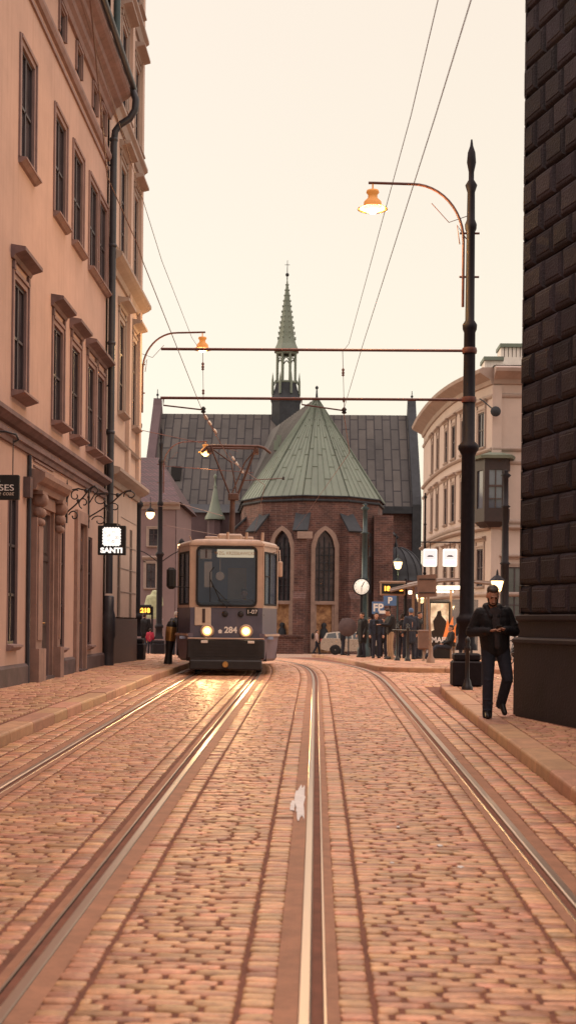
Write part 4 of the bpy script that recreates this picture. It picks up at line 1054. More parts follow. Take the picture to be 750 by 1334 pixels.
# domed chapel, right of apse
q0, q1 = at(478, 750, 98), at(554, 750, 98); cx_ = (q0.x+q1.x)/2; rd = (q1.x-q0.x)/2; YD = 99
DC = empty('domed_chapel', (cx_, YD, -.9), label='low chapel with a dark rounded metal dome right of the apse', cat='chapel')
mb = MB(); zb = at(530, 757, 98).z; zt = at(530, 712, 98).z
mb.lathe([(rd, -1), (rd, zb)], (cx_, YD, 0), 16, smooth=False); mb.build('drum_wall', M['brick'], DC)
mb = MB(); mb.lathe([(rd*1.05, zb)]+[(rd*math.cos(R(a)), zb+(zt-zb)*math.sin(R(a))) for a in range(0, 90, 10)]+[(.1, zt)], (cx_, YD, 0), 16); 
for k in range(16):
    a = 2*math.pi*k/16; mb.tube([(cx_+rd*1.01*math.cos(R(b))*math.cos(a), YD+rd*1.01*math.cos(R(b))*math.sin(a), zb+(zt-zb)*1.01*math.sin(R(b))) for b in range(0, 90, 10)], .05, 4)
dm = mb.build('dome', M['rooflead'], DC)
mb = MB(); qq = at(512, 706, 94); mb.lathe([(.12, zt-.1), (.14, zt+.2), (.05, zt+.4), (.02, zt+1.0)], (cx_, YD, 0), 8); mb.build('dome_finial', M['rooflead'], dm)
# low brick wall left of the apse at the street
mb = MB(); a = at(352, 835, 90); b = at(395, 835, 90); mb.box(a.x-2, b.x, 90, 90.5, -.9, at(380, 830, 90).z); mb.box(a.x-2.1, b.x+.1, 89.93, 90.57, at(380, 830, 90).z, at(380, 827, 90).z)
tag(mb.build('low_brick_wall', M['brick']), 'low brick wall at the foot of the church beside the tram', 'wall')

# ------------------------------------------------------------------ tram
TX, TY = -1.985, 29.0
TR = empty('tram', (TX, TY, float(E(TY))+.008), R(2.2), 'old blue and cream tram, line 1, driving towards us with both headlights on', 'tram')
tp = [(-1.13, 12.6), (-1.13, 1.0), (-.80, 0), (.80, 0), (1.13, 1.0), (1.13, 12.6)]
def tF(a, b, z0=0):
    a = Vector(a); b = Vector(b); d = (b-a).normalized(); n = Vector((d.y, -d.x))
    if n.dot((a+b)/2-Vector((0, 5))) < 0: n = -n
    return mkF((a.x, a.y, 0), (d.x, d.y, 0), (n.x, n.y, 0)), (b-a).length
mbT, mbB, mbL = MB(), MB(), MB()
Fr, Lr = tF(tp[2], tp[3]); Ft1, Lt = tF(tp[1], tp[2]); Ft2, _ = tF(tp[3], tp[4]); Fs1, Ls = tF(tp[0], tp[1]); Fs2, _ = tF(tp[4], tp[5])
wz0, wz1 = 1.55, 2.84
wallgrid(mbT, Fr, [0, Lr], 1.50, 2.92, [(.15, 1.45, wz0, wz1)], .06)
wallgrid(mbB, Fr, [0, Lr], .80, 1.50, [], .06)
for F_, sgn in ((Ft1, 0), (Ft2, 1)):
    wallgrid(mbT, F_, [0, Lt], 1.50, 2.92, [(.14, Lt-.12, 1.6, 2.72)], .06)
    wallgrid(mbB, F_, [0, Lt], .92, 1.50, [], .06)
for F_ in (Fs1, Fs2):
    ops = [(.25+1.25*k, 1.3+1.25*k, 1.6, 2.65) for k in range(9)]
    wallgrid(mbT, F_, [0, Ls], 1.50, 2.92, ops, .05); wallgrid(mbB, F_, [0, Ls], .92, 1.50, [], .05); 
    wallgrid(mbL, F_, [0, Ls], .34, .92, [], .05)
mbT.add([(-1.13, 12.6, .34), (1.13, 12.6, .34), (1.13, 12.6, 2.92), (-1.13, 12.6, 2.92)], [(0, 1, 2, 3)])
# roof dome
rng_ = [(2.92, 1.0, 0), (2.955, .99, .01), (2.99, .95, .03), (3.02, .85, .08), (3.035, .5, .2)]
V = []
for z, k, oy in rng_: V += [(x*k, (y-6.3)*(1-oy*.12)+6.3, z) for x, y in tp]
Fc = [(i*6+j, i*6+(j+1) % 6, (i+1)*6+(j+1) % 6, (i+1)*6+j) for i in range(4) for j in range(6)]+[tuple(24+j for j in range(6))]
mbT.add(V, Fc, 0, False)
for F_, L_ in ((Fr, Lr), (Ft1, Lt), (Ft2, Lt), (Fs1, Ls), (Fs2, Ls)):
    fbox(mbT, F_, 0, L_, 2.885, 2.925, .002, .03)
for F_, L_ in ((Ft1, Lt), (Ft2, Lt)): fbox(mbT, F_, .0, .04, 1.5, 2.885, .002, .02); fbox(mbT, F_, L_-.04, L_, 1.5, 2.885, .002, .02)
body = mbT.build('upper_body', M['tramtop'], TR, False)
mbB.build('lower_body', M['tramblue'], TR, False)
# skirts on the tapers: lavender panels standing proud, narrowing downwards
for F_ in (Ft1, Ft2):
    mb = MB(); a = .0; fprof(mb, F_, -.02, Lt+.02, [(0, .93), (.05, .93), (.05, .86), (.03, .84), (-.02, .36), (-.08, .30), (-.12, .30), (-.12, .93)]); mb.build('corner_skirt', M['tramlav'], TR, False)
    mb = MB(); fbox(mb, F_, -.0, Lt, .87, .915, .052, .075); mb.build('skirt_trim', M['tramtop'], TR, False)
mbL.build('side_skirt', M['tramlav'], TR, False)
mb = MB(); mb.bbox(-.86, .86, -.14, .3, .36, .80, .03); mb.bbox(-.80, .80, -.22, .3, .12, .34, .03); mb.box(-.78, .78, -.17, .2, .3, .4)
for k in range(5): mb.box(-.74, .74, -.152, -.14, .42+.07*k, .45+.07*k)
bp = mb.build('bumper', M['tramdark'], TR, False)
mb = MB(); mb.tube([(0, -.4, .25), (0, -.1, .25)], .05, 8); mb.lathe([(.06, -.46), (.075, -.42), (.05, -.38)], (0, 0, .25), 10, axis='y'); mb.build('coupler', M['brass'], bp, False)
mb = MB(); mb.tube([(-.84, -.15, .815), (.84, -.15, .815)], .018, 6); mb.build('bumper_rail', M['tramtop'], TR, False)
# windscreen
def rrect(x0, x1, z0, z1, r, n=4):
    P = []
    for cx, cz, a0 in ((x1-r, z1-r, 0), (x0+r, z1-r, 90), (x0+r, z0+r, 180), (x1-r, z0+r, 270)):
        for k in range(n+1): P.append((cx+r*math.cos(R(a0+90*k/n)), cz+r*math.sin(R(a0+90*k/n))))
    return P
mb = MB(); o_ = rrect(-.68, .68, 1.52, 2.87, .12); i_ = rrect(-.635, .635, 1.565, 2.825, .1)
n = len(o_)
mb.add([(a, -.03, b) for a, b in o_]+[(a, -.03, b) for a, b in i_]+[(a, .01, b) for a, b in o_]+[(a, .03, b) for a, b in i_],
       [(k, (k+1) % n, n+(k+1) % n, n+k) for k in range(n)]+[(k, (k+1) % n, 2*n+(k+1) % n, 2*n+k) for k in range(n)]+[(n+k, n+(k+1) % n, 3*n+(k+1) % n, 3*n+k) for k in range(n)])
ws_ = mb.build('windscreen', M['rubber'], TR, False)
mb = MB(); mb.add([(a, .0, b) for a, b in i_], [tuple(range(n))]); mb.build('pane', M['tramglass'], ws_, False)
mb = MB(); mb.tube([(.02, -.05, 1.5), (-.14, -.06, 1.66), (-.36, -.055, 2.12)], .012, 5); mb.tube([(.12, -.05, 1.54), (-.32, -.045, 1.98)], .01, 5); mb.tube([(-.36, -.05, 1.62), (-.37, -.05, 2.28), (-.28, -.05, 2.4)], .01, 5); mb.build('wiper', M['rubber'], ws_, False)
def bevtext(parent, s, size, mat, x, z, y=-.02, **k): return text(s, size, M[mat], parent, (x, y, z), (1, 0, 0), (0, 0, 1), False, **k)
# line box, destination, plates
def plate(name, x0, x1, z0, z1, mat, y=-.02, th=.03, par=TR):
    mb = MB(); mb.bbox(x0, x1, y, y+th, z0, z1, .008); return mb.build(name, M[mat], par, False)
q = plate('line_number_box', -.60, -.34, 2.58, 2.80, 'cream', .005); bevtext(q, '1', .26, 'redtxt', -.46, 2.69, -.0, bold=.006)
q = plate('destination_blind', -.22, .60, 2.62, 2.80, 'dest', .004); bevtext(q, 'WZG. KRZES\u0141AWICKIE', .10, 'bronze', .19, 2.71, -.002, xs=.9)
q = plate('number_plate', -.70, -.34, 1.10, 1.50, 'cream', -.02); bevtext(q, '1', .42, 'redtxt', -.50, 1.30, -.026, bold=.012)
q = plate('depot_plate', .44, .70, 1.33, 1.50, 'black', -.02); bevtext(q, '1-07', .13, 'whitetxt', .57, 1.41, -.026)
o = bevtext(TR, '284', .19, 'whitetxt', .10, 1.0, -.006, name='fleet_number', bold=.006)
mb = MB(); mb.prism([(-.17, .93), (-.10, .93), (-.09, .99), (-.135, 1.02), (-.18, .99)], lambda a, b, t: (a, -.008+.006*t, b)); mb.build('crest', M['whitetxt'], TR, False)
for sx_ in (-.42, .44):
    mb = MB(); mb.lathe([(.15, .02), (.155, -.03), (.13, -.05), (.11, -.04)], (sx_, 0, .98), 20, axis='y'); hd = mb.build('headlight', M['tramtop'], TR, False)
    mb = MB(); mb.lathe([(.108, -.035), (.09, -.055), (.03, -.07)], (sx_, 0, .98), 20, axis='y'); mb.build('lens', M['head'], hd, False)
    mb = MB(); mb.lathe([(.06, -.062), (.05, -.078), (.01, -.085)], (sx_, 0, .98), 14, axis='y'); mb.build('bulb', M['headcore'], hd, False)
    mb = MB(); mb.bbox(sx_-.13+(.17 if sx_ > 0 else 0), sx_+.02+(.17 if sx_ > 0 else 0), -.165, -.14, .71, .77, .01); mb.build('marker_lamp', M['white'], TR, False)
    L = bpy.data.lights.new('headlight_beam', 'SPOT'); L.energy = 260; L.spot_size = R(60); L.spot_blend = 1; L.color = (1, .62, .26); L.shadow_soft_size = .08
    lo = bpy.data.objects.new('headlight_beam', L); COL.objects.link(lo); lo.parent = hd; lo.location = (sx_, -.12, .98); lo.rotation_euler = (R(90-7), 0, 0)
    lo.rotation_euler = Vector((0, 1, .10)).to_track_quat('Z', 'Y').to_euler()
for sx_ in (-.05, .3):
    mb = MB(); mb.lathe([(.06, .01), (.07, -.02), (.03, -.03)], (sx_+.02, 0, 1.36), 12, axis='y'); mb.build('vent_cap', M['tramdark'], TR, False)
# corner and side windows
for F_ in (Ft1, Ft2):
    mb = MB(); fbox(mb, F_, .10, Lt-.08, 1.56, 1.6, -.02, .02); fbox(mb, F_, .10, Lt-.08, 2.72, 2.76, -.02, .02); fbox(mb, F_, .10, .14, 1.6, 2.72, -.02, .02); fbox(mb, F_, Lt-.12, Lt-.08, 1.6, 2.72, -.02, .02)
    fbox(mb, F_, Lt*.45, Lt*.45+.045, 1.6, 2.72, -.02, .015); fbox(mb, F_, .14, Lt*.45, 2.2, 2.225, -.018, .01)
    cw = mb.build('corner_window', M['rubber'], TR, False)
    mb = MB(); fbox(mb, F_, .14, Lt-.12, 1.6, 2.72, -.01, -.005); mb.build('pane', M['tramglass'], cw, False)
for F_ in (Fs1, Fs2):
    for k in range(9):
        u = .25+1.25*k; mb = MB(); fbox(mb, F_, u, u+1.05, 1.6, 1.64, -.03, .01); fbox(mb, F_, u, u+1.05, 2.61, 2.65, -.03, .01); fbox(mb, F_, u, u+.04, 1.64, 2.61, -.03, .01); fbox(mb, F_, u+1.01, u+1.05, 1.64, 2.61, -.03, .01)
        cw = mb.build('side_window', M['rubber'], TR, False); mb = MB(); fbox(mb, F_, u+.04, u+1.01, 1.64, 2.61, -.02, -.015); mb.build('pane', M['tramglass'], cw, False)
for zz in (1.62, 2.3):
    pass
# doors on the image-left side
mb = MB(); 
for v in (0.4, 1.5, 2.7): fbox(mb, Fs1, Ls-1.35, Ls-.05, v, v+.05, .006, .03)
for u in (Ls-1.35, Ls-.72, Ls-.1): fbox(mb, Fs1, u, u+.05, .4, 2.75, .006, .028)
mb.build('folding_door', M['rubber'], TR, False)
# interior
mb = MB(); mb.box(-1.0, 1.0, 1.5, 1.55, .8, 2.8); mb.box(-1.05, 1.05, .25, 12.4, .8, .86)
inn = mb.build('cab_bulkhead', M['panel'], TR, False)
mb = MB(); mb.box(-.02, .42, 1.46, 1.495, 1.5, 2.45); mb.build('bulkhead_panel', M['cream'], inn, False)
mb = MB(); mb.box(-.7, .7, .12, .55, .86, 1.62); mb.bbox(-.2, .6, .2, .5, 1.62, 1.7, .03); mb.build('dashboard', M['tramdark'], TR, False)
mb = MB(); mb.box(-.50, -.33, .03, .036, 1.95, 2.52); mb.build('notice_card', M['cream'], TR, False)
mb = MB(); mb.lathe([(.09, -.01), (.1, 0), (.09, .01)], (-.15, .045, 2.2), 16, axis='y'); mb.tube([(-.15, .05, 2.3), (-.15, .06, 2.6)], .01, 5); mb.build('round_badge', M['cream'], TR, False)
# roof gear
mb = MB()
mb.bbox(-.52, -.22, .5, .9, 3.04, 3.12, .02); mb.bbox(.32, .58, .5, .9, 3.04, 3.12, .02); mb.bbox(-.3, .3, 2.2, 3.6, 3.08, 3.3, .04)
for x in (-.0, .42, .78): mb.tube([(x, .3, 3.0), (x+.01, .3, 3.2)], .035, 8)
mb.tube([(-.78, .15, 2.95), (-.84, .1, 3.1)], .012, 5)
mb.build('roof_fittings', M['tramtop'], TR, False)
# pantograph: tapered pedestal, V of two arms, head with horns
py_ = 2.9; k_ = (TY+py_)/TY
mb = MB()
hb = lambda py: at(303, py, TY+py_).z-WO[TR.name].z
hx = lambda px: at(px, 620, TY+py_).x-TX+.12
mb.tube([(hx(302), py_, 3.05), (hx(303), py_, hb(652))], [.075, .062], 8); mb.bbox(hx(297), hx(311), py_-.12, py_+.12, hb(652), hb(643), .02)
pg = mb.build('pantograph', M['panto'], TR, False)
mb = MB(); mb.tube([(hx(300), py_, hb(646)), (hx(277), py_-.1, hb(590)), (hx(275), py_-.1, hb(583))], .022, 6); mb.tube([(hx(309), py_, hb(646)), (hx(330), py_-.1, hb(590)), (hx(332), py_-.1, hb(583))], .030, 6)
mb.tube([(hx(309), py_+.2, hb(646)), (hx(300), py_+.35, hb(600)), (hx(275), py_+.3, hb(583))], .018, 6); mb.tube([(hx(300), py_+.2, hb(646)), (hx(318), py_+.35, hb(600)), (hx(332), py_+.3, hb(583))], .018, 6)
mb.build('pantograph_arm', M['panto'], pg, False)
mb = MB(); mb.tube([(hx(262), py_, hb(590)), (hx(270), py_, hb(582)), (hx(276), py_, hb(581)), (hx(336), py_, hb(581)), (hx(343), py_, hb(583)), (hx(352), py_, hb(590))], .035, 8)
mb.tube([(hx(274), py_+.3, hb(582)), (hx(334), py_+.3, hb(582))], .025, 6)
for x in (272, 333): mb.bbox(hx(x)-.06, hx(x)+.06, py_-.05, py_+.35, hb(590), hb(583), .02)
mb.build('contact_head', M['panto'], pg, False)
# wheels and bogie
for yy in (1.9, 3.8, 8.6, 10.5):
    for s in (-1, 1):
        mb = MB(); mb.lathe([(.33, -.06), (.36, -.06), (.36, -.03), (.33, -.02), (.33, .06), (.1, .06)], (s*.72, yy, .34), 20, axis='x'); mb.build('wheel', M['rubber'], TR, False)
mb = MB(); mb.box(-.9, .9, .3, 12.4, .3, .8); mb.build('underframe', M['tramdark'], TR, False)
# mirror arm with mirror on the image-left
mb = MB(); mb.tube([(-.80, .02, 1.95), (-1.30, -.04, 1.95)], .012, 5); mb.bbox(-1.33, -1.12, -.12, .04, 1.90, 2.38, .06)
o = mb.build('mirror', M['rubber'], TR, False)
mb = MB(); mb.tube([(1.02, .5, 2.75), (1.17, .2, 2.8), (1.19, .15, 2.45)], .012, 5); mb.bbox(1.14, 1.24, .1, .16, 2.2, 2.55, .02); mb.build('mirror', M['tramtop'], TR, False)

# ------------------------------------------------------------------ people
def person(loc, rz, H=1.75, pose=None, top='navy', legs='jeans', hair='hair', label='', group=None, fine=False, coat=0, cap=None, bulk=1.0, hood=False, shirt=None, longhair=False, beard=False, headtilt=0, seated=False, bag=None, hoody=False):
    """local: faces -Y, x to its left seen from front right; pose = dict of joints"""
    k = H/1.75
    J = dict(hipL=(.09, 0, .93), hipR=(-.09, 0, .93), knL=(.10, -.02, .50), knR=(-.10, -.02, .50), anL=(.11, .02, .085), anR=(-.11, .02, .085),
             shL=(.185, 0, 1.42), shR=(-.185, 0, 1.42), elL=(.25, .02, 1.14), elR=(-.25, .02, 1.14), wrL=(.25, -.08, .90), wrR=(-.25, -.08, .90), hd=(0, -.02, 1.62), ch=(0, 0, 1.30), nk=(0, .01, 1.47),
             toL=None, toR=None)
    if pose: J.update(pose)
    P = {a: Vector(b)*k for a, b in J.items() if b is not None}
    root = empty('person', loc, rz, label, 'person', group)
    vox = .006*k if fine else .013*k
    # body
    mb = MB(); pel = (P['hipL']+P['hipR'])/2
    mb.caps(pel, P['ch'], .115*k, .125*k); mb.caps(P['ch'], P['nk']-Vector((0, 0, .06*k)), .12*k, .08*k)
    mb.caps(P['nk']-Vector((0, 0, .05*k)), P['hd']-Vector((0, 0, .02*k)), .058*k, .052*k)
    for s in 'LR':
        mb.caps(P['nk']-Vector((0, 0, .05*k)), P['sh'+s], .06*k, .055*k); mb.caps(P['sh'+s], P['el'+s], .050*k, .038*k); mb.caps(P['el'+s], P['wr'+s], .038*k, .026*k)
        mb.caps(P['hip'+s], P['kn'+s], .082*k, .055*k); mb.caps(P['kn'+s], P['an'+s], .055*k, .036*k); mb.caps(P['an'+s], P['an'+s]+Vector((0, 0, -.03*k)), .032*k, .03*k)
    Rh = Matrix.Rotation(headtilt, 3, 'X'); hd = P['hd']
    def hp(x, y, z): return hd + Rh @ (Vector((x, y, z))*k)
    mb.ell(hp(0, .01, .03), .076*k, .094*k, .102*k, rot=Rh); mb.ell(hp(0, -.03, -.045), .055*k, .06*k, .065*k, rot=Rh); mb.ell(hp(0, -.055, -.09), .03*k, .028*k, .024*k, rot=Rh)
    mb.caps(hp(0, -.088, .015), hp(0, -.112, -.025), .010*k, .015*k, seg=8)
    mb.ell(hp(.022, -.082, -.062), .022*k, .012*k, .006*k); mb.ell(hp(-.022, -.082, -.062), .022*k, .012*k, .006*k); mb.ell(hp(0, -.084, -.072), .022*k, .012*k, .007*k)
    mb.caps(hp(-.045, -.082, .035), hp(.045, -.082, .035), .010*k, .010*k, seg=8)
    for sx_ in (-1, 1): mb.ell(hp(sx_*.076, .012, -.005), .010*k, .018*k, .030*k, rot=Rh)
    # hands
    for s, sg in (('L', 1), ('R', -1)):
        w_ = P['wr'+s]; el = P['el'+s]; d = (w_-el).normalized(); 
        hf_ = J.get('hand'+s)
        dirn = Vector(hf_).normalized() if hf_ else d
        side = dirn.cross(Vector((0, 0, 1)));  side = side.normalized() if side.length > .2 else Vector((0, -1, 0))
        nrm = side.cross(dirn).normalized()
        palm = w_+dirn*.085*k
        for j in range(4): mb.caps(w_+side*(j-1.5)*.008*k, palm+side*(j-1.5)*.020*k, .015*k, .012*k, seg=8)
        for j, ln in enumerate((.062, .074, .070, .054)):
            b0 = palm+side*(j-1.5)*.021*k; b1 = b0+(dirn*.8+nrm*-.35*(1 if fine else .4))*ln*.55*k; b2 = b1+(dirn*.35-nrm*.75)*ln*.5*k
            mb.caps(b0, b1, .0095*k, .0085*k, seg=8); mb.caps(b1, b2, .0085*k, .0075*k, seg=8)
        sd_ = side*(-1.5 if sg > 0 else 1.5); t0 = w_+dirn*.02*k+sd_*.012*k
        t1 = t0+(dirn*.7+sd_*.5)*.045*k; mb.caps(t0, t1, .013*k, .011*k, seg=8); mb.caps(t1, t1+(dirn*.9-nrm*.3)*.032*k, .0105*k, .009*k, seg=8)
    me = remesh(mb, vox, 2); b_ = mobj('body', me, M['skin'], root)
    # eyes & brows
    if fine:
        mb = MB()
        for sx_ in (-1, 1): mb.ell(hp(sx_*.031, -.079, .018), .013*k, .008*k, .007*k, seg=8); 
        mb.build('eye', M['hair'], b_, False)
        mb = MB()
        for sx_ in (-1, 1): mb.caps(hp(sx_*.015, -.094, .040), hp(sx_*.048, -.084, .042), .005*k, .004*k, seg=6)
        mb.build('eyebrow', M['hair'], b_, False)
    # hair / cap
    mb = MB()
    if cap: mb.ell(hp(0, .015, .065), .087*k, .105*k, .085*k, rot=Rh); mb.ell(hp(0, .03, .02), .084*k, .09*k, .06*k, rot=Rh)
    else:
        mb.ell(hp(0, .032 if fine else .015, .070 if fine else .06), .081*k, .092*k, .078*k, rot=Rh); mb.ell(hp(0, -.02, .105), .062*k, .055*k, .032*k, rot=Rh); mb.ell(hp(0, .045, .01), .076*k, .068*k, .085*k, rot=Rh)
        if longhair: mb.caps(hp(0, .05, 0), hp(0, .06, -.16), .075*k, .06*k)
    me = remesh(mb, vox*1.2, 2); mobj('knit_cap' if cap else 'hair', me, M[cap or hair], root)
    if beard:
        mb = MB(); mb.ell(hp(0, -.045, -.078), .052*k, .050*k, .042*k, rot=Rh)
        for sx_ in (-1, 1): mb.caps(hp(sx_*.064, -.02, -.01), hp(sx_*.045, -.052, -.07), .012*k, .02*k)
        mb.caps(hp(-.03, -.092, -.047), hp(.03, -.092, -.047), .006*k, .006*k, seg=8)
        me = remesh(mb, vox, 2); mobj('beard', me, M['hair'], root)
    # jacket
    B = bulk; mb = MB(); low = pel+Vector((0, 0, -coat*k)) if not seated else pel
    for sx_ in (-.05, .05): mb.caps(low+Vector((sx_*k, 0, .0)), P['ch']+Vector((sx_*k*1.3, 0, 0)), .125*k*B, .135*k*B)
    mb.caps(P['ch']-Vector((.07*k, 0, 0)), P['ch']+Vector((.07*k, 0, .05*k)), .13*k*B, .13*k*B)
    for s in 'LR':
        mb.caps(P['nk']-Vector((0, 0, .09*k)), P['sh'+s]-Vector((0, 0, .01*k)), .09*k, .078*k*B); mb.caps(P['sh'+s], P['el'+s], .075*k*B, .062*k*B); mb.caps(P['el'+s], P['el'+s].lerp(P['wr'+s], .93), .062*k*B, .045*k*B)
    if fine:
        for s in 'LR':
            for t in (.25, .45, .62, .8, .95): mb.ell(P['sh'+s].lerp(P['el'+s], t)+Vector((random.gauss(0, .01), random.gauss(0, .01), 0)), .078, .076, .03)
            for t in (.2, .4, .6): mb.ell(P['el'+s].lerp(P['wr'+s], t), .05, .06, .066)
        mb.ell(pel+Vector((0, 0, .04)), .20, .15, .05); mb.ell(pel+Vector((0, 0, .17)), .195, .15, .05)
    if hood: mb.caps(P['nk']+Vector((-.07*k, .04*k, -.0)), P['nk']+Vector((.07*k, .04*k, -.0)), .06*k, .06*k); mb.caps(P['nk']+Vector((-.085*k, -.02*k, -.0)), P['nk']+Vector((-.045*k, -.11*k, -.12*k)), .042*k, .03*k); mb.caps(P['nk']+Vector((.085*k, -.02*k, -.0)), P['nk']+Vector((.045*k, -.11*k, -.12*k)), .042*k, .03*k)
    else: mb.caps(P['nk']-Vector((0, 0, .04*k)), P['nk']+Vector((0, 0, .01*k)), .075*k, .066*k)
    me = remesh(mb, vox*1.15, 3); mobj('jacket' if not coat > .2 else 'coat', me, M[top], root)
    if shirt:
        mb = MB(); f_ = -.128*B*k
        c_ = P['ch']
        for t_ in [i_/9 for i_ in range(10)]: mb.ell(Vector((c_.x*(1-t_)+pel.x*t_, f_*(.93+.05*t_)+c_.y*(1-t_)+pel.y*t_, (P['nk'].z-.06*k)*(1-t_)+(pel.z+.04*k)*t_)), (.085-.045*min(t_*1.5, 1))*k, .034*k, .06*k)
        me = remesh(mb, vox*1.15, 3); mobj('sweater', me, M[shirt], root)
    # trousers
    mb = MB(); mb.caps(pel+Vector((-.04*k, 0, .02*k)), pel+Vector((.04*k, 0, .02*k)), .118*k, .118*k)
    for s in 'LR':
        mb.caps(P['hip'+s], P['kn'+s], .102*k, .076*k); mb.caps(P['kn'+s], P['an'+s]+(P['an'+s]-P['kn'+s]).normalized()*.05*k, .074*k, .066*k)
        if fine:
            a, b = P['kn'+s], P['an'+s]
            for t in (.0, .12, .62, .75, .86, .95): mb.ell(a.lerp(b, t)+Vector((random.gauss(0, .008), random.gauss(0, .01), 0)), .074-.006*t, .074, .016)
    me = remesh(mb, vox*1.15, 3); mobj('trousers', me, M[legs], root)
    for s in 'LR':
        a = P['an'+s]; to = P.get('to'+s) or (a+Vector((.02*k if s == 'L' else -.02*k, -.17*k, -.045*k)))
        he = a+(a-to).normalized()*.05*k+Vector((0, 0, -.03*k)); mb = MB(); mb.caps(a, a+Vector((0, 0, -.03*k)), .05*k, .046*k); mb.caps(he, to, .042*k, .036*k); mb.caps(a+Vector((0, 0, .01*k)), to, .04*k, .034*k)
        me = remesh(mb, vox, 2); mobj('shoe', me, M['shoe'], root)
    if bag:
        mb = MB(); bx, by, bz = bag; mb.ell((bx, by, bz), .15, .11, .22); mb.tube([(bx, by, bz+.2), (bx*.5, -.05, 1.45)], .015, 5); me = remesh(mb, .015, 2); mobj('backpack', me, M['jacket'], root)
    return root

# the walking man (centre right): left foot planted, other foot lifted behind, looking down at a phone
my = 17.3; mp = at(645, 925, my); mg = G(mp.x, my)
man = person((mp.x, my, mg), R(4), 1.77, dict(hipL=(.075, 0, .92), hipR=(-.105, 0, .92), knR=(-.12, -.07, .50), anR=(-.115, -.03, .088), toR=(-.14, -.20, .035),
     knL=(.135, -.08, .52), anL=(.105, .14, .21), toL=(.13, .05, .065),
     ch=(-.05, -.03, 1.285), nk=(-.065, -.06, 1.45), hd=(-.085, -.145, 1.585), shL=(.115, -.03, 1.385), shR=(-.225, -.045, 1.365), elL=(.235, -.0, 1.13), elR=(-.335, .01, 1.12), wrL=(.03, -.29, 1.155), wrR=(-.135, -.29, 1.135),
     handL=(-.6, -.6, .25), handR=(.6, -.6, .25)),
     top='jacket', legs='jeans', hair='hair', fine=True, bulk=1.12, hood=True, shirt='sweater', beard=True, headtilt=R(30),
     label='bearded man in black jacket and dark jeans walking towards us, looking at a phone')
k = 1.77/1.75
mb = MB(); mb.bbox(-.036, .036, -.385, -.372, 1.105, 1.245, .004); ph = mb.build('smartphone', M['black'], None, False, origin=(0, 0, 0))
ph.matrix_world = Matrix.Translation((mp.x-.05, my, mg)) @ Matrix.Rotation(R(4), 4, 'Z') @ Matrix.Translation((0, -.37, 1.17)) @ Matrix.Rotation(R(38), 4, 'X') @ Matrix.Translation((0, .38, -1.17))
tag(ph, 'dark smartphone held by the walking bearded man', 'phone')

def stand(px, Y): 
    p = at(px, 850, Y); return (p.x, Y, G(p.x, Y))
walkA = dict(knL=(.09, -.16, .52), anL=(.09, -.22, .10), knR=(-.09, .03, .50), anR=(-.09, .22, .16))
person(stand(412, 86), R(95), 1.62, dict(walkA), 'pinkcoat', 'jeans', 'hair', 'woman in a pale jacket with a dark backpack walking past the silver car', bag=(0, .26, 1.2), coat=.0)
person(stand(446, 62), R(100), 1.75, dict(elR=(-.28, -.1, 1.2), wrR=(-.2, -.3, 1.25)), 'jacket', 'jeans', 'hair', 'dark figure standing in front of the silver car beside the round sign back', coat=.15)
person(stand(471.5, 52), R(-60), 1.80, None, 'jacket', 'jeans', 'hair', 'person in a long black coat standing under the clock', coat=.3, bulk=1.15)
person(stand(489.5, 49), R(5), 1.72, None, 'navy', 'jeans', 'hair', 'person in dark zipped jacket facing us, left of the man in khaki trousers', shirt='jacket')
person(stand(508, 45.5), R(-75), 1.80, dict(elL=(.22, -.14, 1.16), wrL=(.12, -.36, 1.18), elR=(-.22, -.14, 1.16), wrR=(-.1, -.36, 1.18), hd=(0, -.09, 1.59)), 'jacket', 'khaki', 'hair', 'man in dark jacket and khaki trousers looking down beside the barrier', bulk=1.1, headtilt=R(20))
person(stand(523, 50), R(150), 1.70, None, 'jacket', 'jeans', 'hair', 'person in black with back turned behind the stop barrier')
person(stand(534.5, 46), R(200), 1.80, None, 'navy', 'jeans', 'hair', 'tall person in a blue knitted cap and long navy coat at the tram stop', cap='bluecap', coat=.3)
person(stand(480.5, 57), R(30), 1.70, None, 'jacket', 'jeans', 'hair', 'dark clothed person in the second row right of the clock post', coat=.2)
person(stand(499, 55), R(-30), 1.66, None, 'jacket', 'jeans', 'hair', 'dark clothed person half hidden behind the man in khaki trousers', coat=.2)
person(stand(545, 48), R(60), 1.74, None, 'jacket', 'jeans', 'hair', 'person in black standing among the shelter uprights behind the litter bin', coat=.1)
person(stand(603, 49), R(-20), 1.72, None, 'jacket', 'jeans', 'hair', 'person in black at the right end of the shelter by the tall pole', coat=.1)
sp_ = stand(583, 47)
person((sp_[0], sp_[1], sp_[2]-.47), R(-80), 1.74, dict(knL=(.12, -.44, .95), anL=(.13, -.82, .62), knR=(-.1, -.42, .93), anR=(-.11, -.70, .56), ch=(0, .10, 1.28), nk=(0, .13, 1.45), hd=(0, .10, 1.60), shL=(.185, .12, 1.41), shR=(-.185, .12, 1.41), elL=(.24, .02, 1.16), elR=(-.24, .02, 1.16), wrL=(.12, -.2, 1.05), wrR=(-.12, -.2, 1.05)), 'jacket', 'jeans', 'hair', 'person sitting in the tram shelter with legs stretched out', seated=True)
person(stand(188, 57.5), R(170), 1.82, dict(walkA), 'jacket', 'jeans', 'hair', 'man in black walking away behind the far left poles', coat=.1, bulk=1.1)
person(stand(195.5, 57), R(170), 1.12, None, 'redcoat', 'jeans', 'hair', 'small child in a red coat walking beside the man in black')
person(stand(229, 52), R(160), 1.74, None, 'jacket', 'jeans', 'hairgrey', 'grey haired person in black half hidden by the tram on the left', bulk=1.1)
